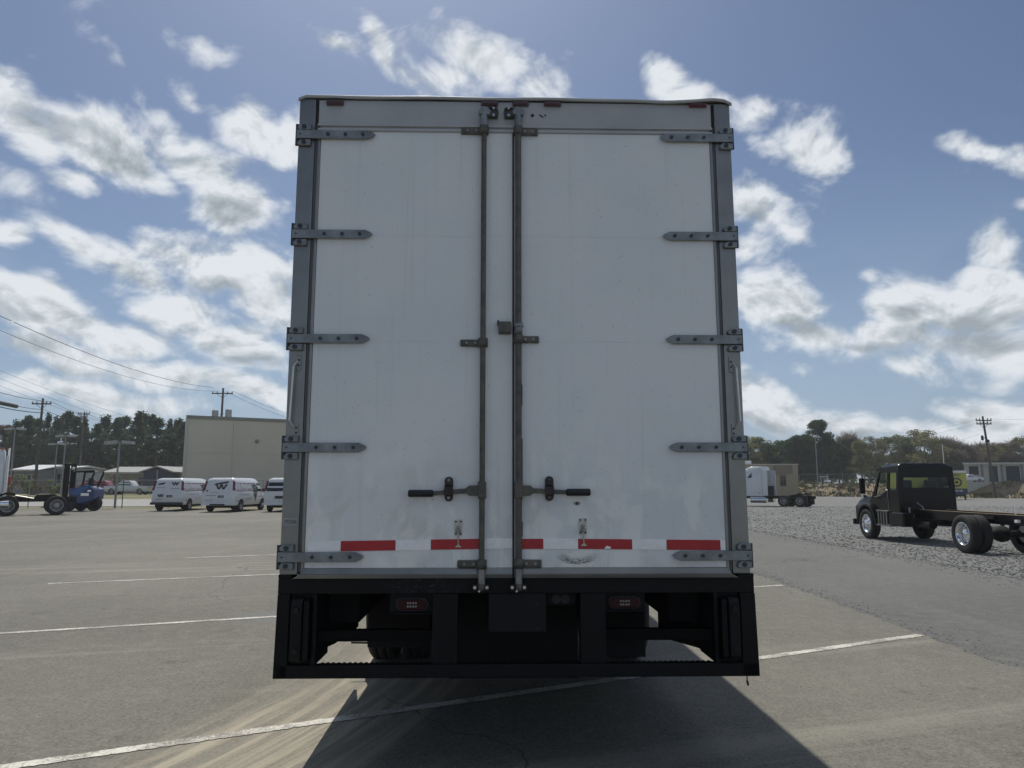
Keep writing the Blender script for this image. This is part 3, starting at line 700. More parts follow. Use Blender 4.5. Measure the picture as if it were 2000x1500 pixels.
    La = empty('holdback_latch', (0, 0, 0), parent=D); cx = (lx0+lx1)/2
    MB().box(lx0, lx1, -.010, -.0045, lz0, lz1).build('plate', M_LATCH, La, bevel=.002)
    MB().box(cx-.016, cx+.016, -.020, -.0095, lz0+.012, lz0+.030).box(cx-.011, cx+.009, -.024, -.0095, lz0+.034, lz0+.052).build('clip', M_RODL, La, bevel=.003)
    t = MB()
    for (a, b2) in ((lx0+.008, lz1-.010), (lx1-.008, lz1-.010), (lx0+.008, lz0+.008), (lx1-.008, lz0+.008)): t.tube((a, -.0095, b2), (a, -.0125, b2), .0055, n=8)
    t.build('screw', M_BOLT, La)
    ez = lz0 - .055; ex = cx + (.001 if s < 0 else .004)
    MB().tube((cx, -.016, lz0+.02), (ex, -.014, ez), .0035, n=6).prism([(ex-.018, ez-.010), (ex+.018, ez-.010), (ex+.006, ez+.003), (ex-.006, ez+.003)], 'Y', -.017, -.011).build('pin', M_LATCH, La)
    if s < 0:
        reflective(D, [(-1.150, -.969, 'w'), (-.968, -.668, 'r'), (-.667, -.474, 'w'), (-.473, -.178, 'r'), (-.177, -.024, 'w')], lambda u: 1.266 + (u + 1.15) * .0145)
    else:
        reflective(D, [(.012, .148, 'r'), (.149, .341, 'w'), (.342, .642, 'r'), (.643, .834, 'w'), (.835, 1.136, 'r'), (1.1365, 1.163, 'w')], lambda u: 1.279 - max(0, u - .3) * .010)
        MB().prism([(.486, 1.252), (.500, 1.2685), (.524, 1.262), (.520, 1.251)], 'Y', -.0085, -.0076).build('torn_tape_corner', M_WHT, D)
        K = empty('keyhole', (0, 0, 0), parent=D)
        MB().prism([(.318, 1.500), (.330, 1.510), (.348, 1.510), (.360, 1.500), (.348, 1.490), (.330, 1.490)], 'Y', -.0065, -.0042).build('escutcheon', mat('zinc_ring', (.3,.3,.29), .4, .5), K, bevel=.001)
        MB().tube((.339, -.0064, 1.502), (.339, -.0085, 1.502), .007, n=10).box(.3365, .3415, -.0085, -.0064, 1.491, 1.499).build('key_slot', M_SEAL, K)
        MB().box(-.104, -.030, -.050, -.006, 2.462, 2.530).box(-.112, -.098, -.046, -.010, 2.508, 2.538).build('rod_clip', M_ROD, D, bevel=.006)
        MB().lathe([(.020, -.012), (.029, -.010), (.029, .010), (.020, .012)], (ru, -.032, 2.508), 'Z', 14).lathe([(.019, -.03), (.023, -.03), (.023, .03), (.019, .03)], (ru, -.032, 2.49), 'Z', 14).build('rod_collar', M_GALV, D)
        MB().box(-.0215, -.0145, -.010, .05, 1.10, 3.70).build('centre_seal', M_SEAL, D)
        for (z0, z1) in ((1.32, 1.40), (1.62, 1.86), (2.05, 2.17)): MB().box(.0285, .0345, -.008, -.0042, z0, z1).build('seal_remnant', M_SEAL, D)
    return D
make_door(-1); make_door(1)
# clearance lights on the header
for (a, b, z0, z1, dark) in ((-1.141, -1.036, 3.862, 3.894, 0), (-.211, -.109, 3.868, 3.898, 0), (-.022, .077, 3.870, 3.899, 0), (.168, .273, 3.872, 3.899, 0), (1.052, 1.160, 3.876, 3.904, 1)):
    Mk = MB().box(a, b, -.014, .003, z0, z1).build('clearance_light', M_REDLENS if not dark else M_REDDARK, TR, bevel=.006)
    MB().prism([(a+.012, z0+.006), (b-.012, z0+.006), (b-.018, z1-.005), (a+.018, z1-.005)], 'Y', -.022, -.013).build('lens', M_REDLENS, Mk, bevel=.004)
# unit number strip on the left post
st = MB().box(-1.292, -1.210, -.0025, -.0005, 1.381, 1.421).build('number_sticker', mat('grey_sticker', (.34,.34,.35), .6), TR)
text('number_lettering', '292506', .030, st, (-1.251, -.003, 1.400), (R(90), 0, 0), mat('sticker_ink', (.06,.07,.07), .6), .78, .0003)
# grab rails on the posts
for s in (-1, 1):
    G = empty('grab_rail', (0, 0, 0), parent=TR); u0 = s*1.262
    MB().tube((s*1.262, -.028, 2.27), (s*1.272, -.028, 1.96), .006, n=8).tube((s*1.262, -.028, 2.27), (s*1.248, -.004, 2.30), .006, n=8).tube((s*1.272, -.028, 1.96), (s*1.252, -.004, 1.925), .006, n=8).build('bar', mat('bright_wire', (.55,.55,.53), .3, .8), G)
    t = MB(); h = MB()
    for (z0, z1) in ((2.245, 2.335), (1.865, 1.945)):
        t.box(*sorted((s*1.228, s*1.250)), -.006, .0, z0, z1)
        for q in (.35, .7): h.tube((s*1.239, -.0055, z0+(z1-z0)*q), (s*1.239, -.009, z0+(z1-z0)*q), .006, n=8)
    t.build('mount', M_ALU, G, bevel=.003); h.build('screw', M_SEAL, G)
# black rear frame and dock bumper
F = empty('rear_frame', (0, 0, 0), parent=TR)
MB().box(-1.304, 1.318, .002, .13, 1.012, 1.0945).build('sill_beam', M_SILL, F, bevel=.004)
for s in (-1, 1): MB().box(*sorted((s*1.232, s*(1.304 if s < 0 else 1.318))), .003, .12, 1.095, 1.1155).build('sill_end', M_BLACK, F)
for s in (-1, 1):
    P = empty('side_upright', (0, 0, 0), parent=F); o = 1.306 if s < 0 else 1.322
    MB().prism([(s*1.236, .572), (s*(o+.006), .570), (s*(o-.002), 1.0115), (s*1.236, 1.0115)], 'Y', .0, .34).build('outer_plate', M_BLACK, P, bevel=.004)
    MB().box(*sorted((s*1.2355, s*1.088)), .036, .30, .641, 1.0115).build('back_plate', M_BLACK, P)
    MB().box(*sorted((s*1.112, s*1.088)), .0, .035, .641, 1.0115).build('inner_rib', M_BLACK, P, bevel=.003)
    for (z0, z1) in ((.66, .78), (.80, .86), (.87, .98)): MB().box(*sorted((s*1.2352, s*1.228)), .012, .034, z0, z1).build('slot_rib', M_BLACK, P)
    Bf = MB().prism([(-.040, .665), (-.058, .690), (-.058, .965), (-.036, .992), (.035, .992), (.035, .665)], 'X', *sorted((s*1.212, s*1.155))).build('dock_buffer', mat('buffer_rubber', (.007,.0075,.009), .6, bump=.2, bscale=30, spec=.25), P, bevel=.006)
    MB().prism([(-.02, .665), (-.04, .68), (-.04, .98), (-.02, .985), (.035, .985), (.035, .665)], 'X', *sorted((s*1.150, s*1.120))).build('buffer_flange', M_BLACK, P, bevel=.003)
    t = MB()
    for zz in (.725, .935): t.tube((s*1.185, -.0575, zz), (s*1.185, -.066, zz), .015, n=12)
    t.build('bolt', mat('bolt_black', (.02,.02,.022), .35, .6), Bf)
MB().box(-1.301, 1.326, .0, .05, .570, .640).build('bottom_beam', M_BLACK, F, bevel=.005)
teeth = MB().box(-1.085, 1.085, .051, .075, .600, .634)
for i in range(72): teeth.box(-1.07 + i*.030, -1.055 + i*.030, .052, .074, .6345, .6385)
teeth.build('step_grating', M_BLACK, F)
for s, a, b in ((-1, -.460, -.322), (1, .352, .490)): MB().box(a, b, .004, .11, .6405, 1.0115).build('inner_upright', M_BLACK, F, bevel=.005)
for s in (-1, 1):
    a, b = (-1.087, -.461) if s < 0 else (.491, 1.087)
    m = MB().box(a, b, .03, .08, .756, .815)
    for i in range(int((b-a)/.03)): m.box(a+.004+i*.03, a+.018+i*.03, .045, .078, .8152, .8165); m.build('middle_step', M_BLACK, F, bevel=.002)
for s, (a, b, z0, z1) in ((-1, (-.700, -.4615, .902, 1.0105)), (1, (.4915, .716, .914, 1.0105))):
    TL = MB().box(a, b, .05, .10, z0, z1).box(a, b, .02, .06, z0-.004, z0+.004).build('tail_light', M_BLACK, F, bevel=.003)
    cx, cz = ((-.575, .950) if s < 0 else (.600, .957)); w2, h2 = .082, .029
    ov = [(cx + (w2-h2)*(1 if math.cos(R(t)) > 0 else -1) + h2*math.cos(R(t)), cz + h2*math.sin(R(t))) for t in range(5, 365, 15)]
    ov2 = [(cx + (p[0]-cx)*1.10, cz + (p[1]-cz)*1.22) for p in ov]
    MB().prism(ov2, 'Y', .034, .05).build('grommet', M_SEAL, TL, bevel=.003)
    MB().prism(ov, 'Y', .024, .034).build('lens', mat('brake_lens', (.03,.003,.006), .3, spec=.25), TL, bevel=.006)
    t = MB()
    for dx in (-.022, -.008, .008, .022):
        for dz in (-.009, .009): t.tube((cx+dx, .0245, cz+dz), (cx+dx, .021, cz+dz), .0058, n=6)
    t.build('reflector_cell', M_CLEAR, TL)
PH = MB().prism([(-.152, .815), (-.146, .809), (.156, .809), (.162, .815), (.162, 1.011), (-.152, 1.011)], 'Y', .0, .008).build('plate_holder', mat('plate_black', (.007,.0078,.0095), .55, spec=.25), F, bevel=.001)
MB().tube((.115, -.002, .955), (.115, .001, .955), .005, n=8).tube((.115, -.002, .825), (.115, .001, .825), .005, n=8).build('screw', M_BOLT, PH)
pk = MB().box(.165, .345, .09, .14, .93, 1.01).build('plug_bracket', M_BLACK, F, bevel=.01)
MB().tube((.225, .085, .968), (.225, .092, .968), .025, n=14).tube((.275, .085, .968), (.275, .092, .968), .025, n=14).build('socket', M_SEAL, pk)
MB().tube((1.272, .05, .575), (1.272, .05, .52), .003, n=6).tube((1.272, .05, .535), (1.277, .05, .51), .006, n=6).build('loose_wire', M_SEAL, F)
# underbody
U = empty('chassis', (0, 0, 0), parent=TR)
for s in (-1, 1): MB().box(*sorted((s*.40, s*.47)), .15, 10.6, .78, 1.03).build('frame_rail', M_UNDER, U)
for i in range(19):
    MB().box(-1.24, 1.24, .30+i*.41, .38+i*.41, 1.035, 1.114).build('cross_member', M_UNDER, U)
MB().tube((-1.0, 3.0, .5), (1.0, 3.0, .5), .075, n=14).lathe([(.05, -.2), (.19, -.15), (.21, 0), (.19, .15), (.05, .2)], (0, 3.0, .5), 'Y', 16).build('rear_axle', M_UNDER, U)
for s in (-1, 1):
    wheel(TR, 'dual', s*1.135, 3.0, .5, .26, s, M_WPAINT); wheel(TR, 'steel', s*.83, 3.0, .5, .26, s, M_UNDER)
    f = MB().prism([(2.30, .24 if s < 0 else .15), (2.315, .24 if s < 0 else .15), (2.36, 1.03), (2.345, 1.03)], 'X', *sorted((s*(1.20 if s < 0 else 1.17), s*.69))); f.build('mud_flap', mat('flap_rubber', (.007,.0075,.01), .6, spec=.25), TR)
    MB().prism(([(.345, .595), (1.3, .48), (1.95, .43), (2.2, .43), (2.24, 1.10), (.345, 1.10)] if s < 0 else [(.345, .57), (1.0, .505), (1.85, .385), (2.2, .40), (2.24, 1.10), (.345, 1.10)]), 'X', *sorted((s*1.285, s*1.262))).build('side_guard', M_BLACK, TR)
    MB().box(*sorted((s*1.26, s*.92)), .345, 1.6, .80, 1.034).build('underbody_box', M_UNDER, TR)
MB().tube((-1.34, 2.32, .275), (-.7, 2.32, .262), .008, n=8).build('flap_rod', M_UNDER, TR)
MB().box(-.39, .39, .5, 1.9, .44, .98).build('lift_pump_box', M_UNDER, TR)
MB().box(-.9, .9, 4.2, 5.2, .55, .95).build('fuel_tank', M_UNDER, TR, bevel=.05)
# front cab (hidden behind the cargo body from here)
CB = empty('cab', (0, 8.15, 0), parent=TR)
MB().loft([(.95, 0, 1.75, 1.08), (1.6, 0, 1.72, 1.10), (2.0, 0, 1.5, 1.05), (2.55, .05, 1.05, .98), (2.68, .2, .85, .85)], .16).build('cabin', M_WPAINT, CB)
MB().loft([(.6, 1.76, 3.2, .85), (1.15, 1.76, 3.15, .82), (1.5, 1.76, 2.95, .72), (1.58, 1.76, 2.8, .62)], .2).build('hood', M_WPAINT, CB)
MB().loft([(.45, 1.95, 2.95, 1.2), (.85, 1.85, 3.05, 1.2), (1.1, 2.1, 2.85, 1.18)], .15).build('fender', M_WPAINT, CB)
MB().box(-1.15, 1.15, 3.2, 3.32, .45, .8).build('bumper', M_CHROME, CB, bevel=.03)
MB().quad((-.95, 1.53, 1.98), (.95, 1.53, 1.98), (.86, 1.13, 2.5), (-.86, 1.13, 2.5)).build('windshield', M_GLASS, CB)
for s in (-1, 1):
    wheel(TR, 'front', s*1.08, 10.6, .5, .28, s, M_ALUWHEEL)
    MB().quad((s*1.093, .5, 1.65), (s*1.093, 1.4, 1.65), (s*1.03, 1.1, 2.3), (s*1.03, .5, 2.3)).build('side_window', M_GLASS, CB)
# ------------------------------------------------------------------ other vehicles
M_VDEC = mat('black_decal', (.03,.03,.035), .4)
M_GREYT = mat('grey_decal', (.22,.23,.25), .5)
M_TAIL = mat('van_tail_lens', (.14,.012,.02), .25, coat=.5)
M_PLASTIC = mat('grey_plastic', (.03,.032,.035), .6)
def wat(levels, z):
    for a, b in zip(levels[:-1], levels[1:]):
        if a[0] <= z <= b[0]:
            t = (z - a[0]) / (b[0] - a[0]); return [a[i] + (b[i] - a[i]) * t for i in range(4)]
    return levels[-1] if z > levels[-1][0] else levels[0]
def side_poly(mb, levels, s, pts, off=.004, th=.01, mi=0):
    """flat outline (y,z) laid on the side of a lofted body"""
    outer = [(s*(wat(levels, z)[3] + off), y, z) for y, z in pts]; inner = [(s*(wat(levels, z)[3] - th), y, z) for y, z in pts]
    n = len(pts); mb._add(outer + inner, [tuple(range(n)), tuple(range(2*n-1, n-1, -1))] + [(i, n+i, n+(i+1) % n, (i+1) % n) for i in range(n)], mi)
def rear_poly(mb, levels, pts, off=.004, th=.01, mi=0):
    outer = [(x, wat(levels, z)[1] - off, z) for x, z in pts]; inner = [(x, wat(levels, z)[1] + th, z) for x, z in pts]
    n = len(pts); mb._add(outer + inner, [tuple(range(n)), tuple(range(2*n-1, n-1, -1))] + [(i, n+i, n+(i+1) % n, (i+1) % n) for i in range(n)], mi)
def rect(a, b, c, d): return [(a, c), (b, c), (b, d), (a, d)]

VL = [(.40, .06, 5.45, .94), (.55, .0, 5.62, .99), (.85, .0, 5.66, 1.0), (1.05, .0, 5.60, 1.0), (1.12, .02, 5.3, .99)]
VU = [(1.12, .02, 4.75, .985), (1.5, .10, 4.35, .93), (1.85, .20, 4.0, .85), (2.0, .30, 3.8, .78), (2.06, .5, 3.5, .62)]
def van_emblem(parent, cx, z, w, m):
    """angular W badge as raised strokes on the back door"""
    h = w * .55; t = w * .17; b = MB()
    for (x0, x1) in ((-.5, -.22), (0, -.22), (0, .22), (.5, .22)):
        b.prism([(cx + x0*w - t/2, z + h/2), (cx + x0*w + t/2, z + h/2), (cx + x1*w + t/2, z - h/2), (cx + x1*w - t/2, z - h/2)], 'Y', wat(VU if z > 1.12 else VL, z)[1] - .030, wat(VU if z > 1.12 else VL, z)[1] + .03)
    return b.build('emblem', m, parent)
def make_van(label, loc, rz, kind, grp='vans parked in front of the tan hall'):
    V = tag(empty('van', (*loc, 0), rz), label, 'van', grp)
    MB().loft(VL, .13).build('lower_body', M_WPAINT, V); MB().loft(VU, .13).build('upper_body', M_WPAINT, V)
    d = MB(); rear_poly(d, VU, rect(-.006, .006, 1.14, 1.92), .003); rear_poly(d, VL, rect(-.006, .006, .62, 1.1), .003); d.build('door_seam', M_PLASTIC, V)
    for s in (-1, 1):
        m = MB(); rear_poly(m, VU, [(s*.985-s*.15, 1.30), (s*.98, 1.30), (s*.90, 1.86), (s*.90-s*.13, 1.86)], .006)
        side_poly(m, VU, s, [(.10, 1.28), (.26, 1.28), (.34, 1.72), (.30, 1.86), (.18, 1.86)], .008); m.build('tail_light', M_TAIL, V)
    MB().box(-1.0, 1.0, -.10, .08, .40, .55).build('rear_bumper', M_PLASTIC if kind == 'a' else M_WPAINT, V, bevel=.03)
    if kind == 'b': MB().box(-.45, .45, -.11, .0, .42, .50).build('bumper_step', M_PLASTIC, V)
    lp = MB(); lp.box(-.02, .33, -.012, .02, .86, 1.00) if kind != 'c' else lp.box(-.30, .30, -.02, .02, .80, .97)
    pl = lp.build('plate_recess', M_PLASTIC, V); MB().box(.06, .28, -.018, -.0125, .89, .97).build('licence_plate', M_GREYT, pl)
    if kind == 'c':
        m = MB(); rear_poly(m, VU, [(-.85, 1.25), (.85, 1.25), (.74, 1.78), (-.74, 1.78)], .008); m.build('rear_window', M_GLASS, V)
        MB().box(-.8, .8, -.02, .02, 1.05, 1.07).build('handle_trim', M_CHROME, V)
    elif kind == 'a':
        van_emblem(V, .42, 1.70, .40, M_VDEC); van_emblem(V, -.40, .97, .34, M_VDEC)
        m = MB(); rear_poly(m, VU, [(-.68, 1.62), (-.62, 1.72), (-.22, 1.80), (-.28, 1.66)], .006); m.build('door_lettering', M_VDEC, V)
        m = MB(); rear_poly(m, VU, rect(.2, .7, 1.38, 1.42), .006); rear_poly(m, VU, rect(-.7, -.2, 1.45, 1.48), .006); rear_poly(m, VL, rect(-.72, -.3, .72, .75), .006); m.build('small_print', M_GREYT, V)
    else:
        van_emblem(V, .12, 1.50, .62, M_VDEC)
        m = MB(); rear_poly(m, VU, [(-.78, 1.25), (-.68, 1.22), (-.30, 1.9), (-.36, 1.93)], .006)
        rear_poly(m, VU, [(-.34, 1.62), (-.28, 1.72), (.52, 1.86), (.50, 1.74)], .006); m.build('door_lettering', M_VDEC, V)
        m = MB(); rear_poly(m, VL, rect(-.75, -.15, .97, 1.01), .006); rear_poly(m, VU, rect(-.5, .0, 1.16, 1.19), .006); rear_poly(m, VL, rect(-.8, -.3, .70, .73), .006); m.build('small_print', M_GREYT, V)
    for s in (-1, 1):
        m = MB(); side_poly(m, VU, s, [(.38, 1.24), (3.55, 1.24), (3.45, 1.76), (.48, 1.76)], .005); W = m.build('side_glass', M_TAIL if kind != 'c' else M_GLASS, V)
        if kind != 'c':
            for i in range(5):
                for j in range(2):
                    y0 = .48 + i*.60; m = MB(); side_poly(m, VU, s, rect(y0, y0+.50, 1.27+j*.245, 1.27+j*.245+.20), .012); m.build('pane', mat('printed_pane', (.52,.50,.52), .3, var=.25, vscale=4), W)
            m = MB()
            side_poly(m, VU, s, [(2.75, 1.60), (3.35, 1.70), (3.75, 1.45), (3.6, 1.14), (2.95, 1.14), (3.0, 1.35)], .018)
            side_poly(m, VL, s, [(2.95, 1.10), (3.6, 1.10), (3.45, .85), (3.30, .55), (3.2, .80), (3.0, .95)], .008); m.build('figure_decal', M_VDEC, V)
            m = MB(); side_poly(m, VL, s, rect(.5, 2.3, 1.03, 1.055), .006); side_poly(m, VL, s, rect(1.9, 2.7, .76, .80), .006); side_poly(m, VL, s, rect(.45, .62, .62, .72), .006); m.build('side_print', M_GREYT, V)
        m = MB(); side_poly(m, VU, s, [(3.62, 1.22), (4.45, 1.22), (4.05, 1.72), (3.6, 1.74)], .006); m.build('cab_window', M_GLASS, V)
        MB().box(*sorted((s*.99, s*1.20)), 4.35, 4.45, 1.20, 1.42).build('mirror', M_PLASTIC, V, bevel=.03)
        for y in (1.05, 4.55):
            m = MB(); side_poly(m, VL, s, [(y + .43*math.cos(R(a)), max(.41, .36 + .43*math.sin(R(a)))) for a in range(10, 171, 16)], .003); m.build('wheel_arch', M_UNDER, V)
            wheel(V, 'steel', s*.90, y, .36, .24, s, M_STEELRIM, simple=True)
    MB().box(-.85, .85, .3, 5.2, .25, .41).build('underbody', M_UNDER, V)
    MB().quad((-.85, 4.66, 1.2), (.85, 4.66, 1.2), (.74, 4.09, 1.8), (-.74, 4.09, 1.8)).build('windshield', M_GLASS, V)
    return V
for lab, px, py, kind in (('white passenger van with small black badges on both back doors, farthest from the box truck', 337, 997.5, 'a'),
                          ('middle white van with one large black badge across its back doors', 440, 999, 'b'),
                          ('white van with a dark rear window, half hidden behind the box truck', 553, 999, 'c')):
    x, y = ground(px, py); make_van(lab, (x + .05, {'a': 45.4, 'b': 43.7, 'c': 44.1}[kind]), {'a': R(.8), 'b': R(-1.5), 'c': R(.5)}[kind], kind)

def tractor(label, loc, rz, sc, spacing, cab_y, cab_h, kind):
    T = tag(empty('semi_truck', (*loc, 0), rz, sc=sc), label, 'semi truck')
    for s in (-1, 1):
        for y in (0, spacing):
            wheel(T, 'dual', s*1.07, y, .52, .28, s, M_STEELRIM if kind == 'left' or s < 0 else M_STEELRIM); wheel(T, 'steel', s*.76, y, .52, .28, s, M_UNDER, simple=True)
        MB().box(*sorted((s*.38, s*.46)), -.95, cab_y + 3.8, .72, .98).build('frame_rail', M_BLACK, T)
        MB().tube((s*.95, cab_y - .3, .62), (s*.95, cab_y + 1.2, .62), .30, n=20).build('fuel_tank', M_CHROME, T)
        # rear fenders
        for y in ((spacing,) if kind == 'left' else (-.1,)):
            prof = [(.60, a) for a in range(20, 130, 11)]
            out = [(y + (r+.10)*math.cos(R(a)), .54 + (r+.10)*math.sin(R(a))) for r, a in prof]; inn = [(y + r*math.cos(R(a)), .54 + r*math.sin(R(a))) for r, a in prof]
            MB().prism(out + inn[::-1], 'X', *sorted((s*.62, s*1.20))).build('fender', M_BLACK, T)
        MB().prism([(-.60, .20), (-.585, .20), (-.55, .95), (-.58, .95)], 'X', *sorted((s*.66, s*1.2))).build('mud_flap', M_UNDER, T)
        wheel(T, 'front', s*1.03, cab_y + 3.4, .52, .30, s, M_ALUWHEEL, simple=True)
    for y in (0, spacing): MB().tube((-1.0, y, .52), (1.0, y, .52), .09, n=10).build('axle', M_UNDER, T)
    MB().prism([(-.2, .98), (1.0, .98), (.9, 1.10), (.1, 1.12)], 'X', -.45, .45).build('fifth_wheel', M_UNDER, T, bevel=.02)
    H = cab_h
    if kind == 'right':
        Lv = [(.95, cab_y, cab_y+3.2, 1.10), (2.2, cab_y, cab_y+3.1, 1.12), (2.75, cab_y, cab_y+2.5, 1.10), (H-.12, cab_y+.02, cab_y+1.5, 1.02), (H, cab_y+.12, cab_y+1.1, .9)]
    else:
        Lv = [(.95, cab_y, cab_y+2.6, 1.10), (2.2, cab_y, cab_y+2.5, 1.12), (H-.15, cab_y+.02, cab_y+1.9, 1.05), (H, cab_y+.1, cab_y+1.6, .9)]
    C = MB().loft(Lv, .14).build('cab', M_WPAINT, T)
    MB().loft([(.7, cab_y+2.7, cab_y+4.6, 1.05), (1.4, cab_y+2.7, cab_y+4.5, .98), (1.75, cab_y+2.7, cab_y+4.1, .8)], .2).build('hood', M_WPAINT, T)
    for s in (-1, 1):
        m = MB(); side_poly(m, Lv, s, [(cab_y+1.75, 1.75), (cab_y+2.5, 1.75), (cab_y+2.2, 2.45), (cab_y+1.75, 2.45)], .006); m.build('side_window', M_GLASS, C)
        MB().box(*sorted((s*1.02, s*1.14)), cab_y-(.45 if kind == 'right' else .12), cab_y-.01, 1.0, H-.35).build('side_fairing', M_WPAINT, T)
    if kind == 'right':
        MB().box(-.9, .9, cab_y-.012, cab_y, 1.15, H-.35).build('back_panel', mat('grey_cab_back', (.30,.31,.33), .5), C)
        for s in (-1, 1):
            m = MB(); side_poly(m, Lv, s, [(cab_y+1.0, 2.66), (cab_y+1.45, 2.66), (cab_y+1.02, 3.15)], .006); m.build('roof_window', M_GLASS, C)
            m = MB(); side_poly(m, Lv, s, rect(cab_y+.25, cab_y+.33, 1.2, 1.32), .006); m.build('latch', M_GLASS, C)
        MB().box(-.8, .8, cab_y-.35, cab_y-.05, 1.0, 1.9).build('line_rack', M_UNDER, T)
    else:
        MB().box(-1.0, 1.0, cab_y+.1, cab_y+.25, H, H+.06).build('roof_marker', mat('orange_lens', (.6,.12,.02), .3), C)
        MB().tube((-1.0, cab_y-.12, .9), (-1.0, cab_y-.12, H+.05), .06, n=10).build('exhaust_stack', M_CHROME, T)
        MB().box(-.98, -.80, cab_y-.30, cab_y-.14, 1.60, 2.10).build('red_hose_box', mat('red_orange', (.33,.05,.03), .5), T, bevel=.04)
        MB().box(-.98, -.8, cab_y-.30, cab_y-.2, .95, 1.5).build('bracket', mat('rusty_bracket', (.20,.10,.05), .8), T)
        MB().tube((-.6, spacing-1.15, .88), (-.6, spacing+.3, 1.18), .04, n=6).build('ramp_rail', M_ALU, T)
    return T
_r = R(50); hx, hy = -math.sin(_r), math.cos(_r)
lx, ly = -math.cos(_r), -math.sin(_r)                        # towards its left side
cx, cy = ground(1562, 990.5)
tractor('white sleeper tractor with bare chassis parked on the gravel beside the tan office', (cx - lx*.98, cy - ly*.98), _r, .82, 1.45, 3.35, 3.72, 'right')
_r = R(125); lx, ly = -math.cos(_r), -math.sin(_r)
tractor('white tractor unit cut by the left edge with two bare axles behind its cab', (-24.65 - lx*1.2, 39.35 - ly*1.2), _r, 1.0, 2.2, 2.45, 3.5, 'left')

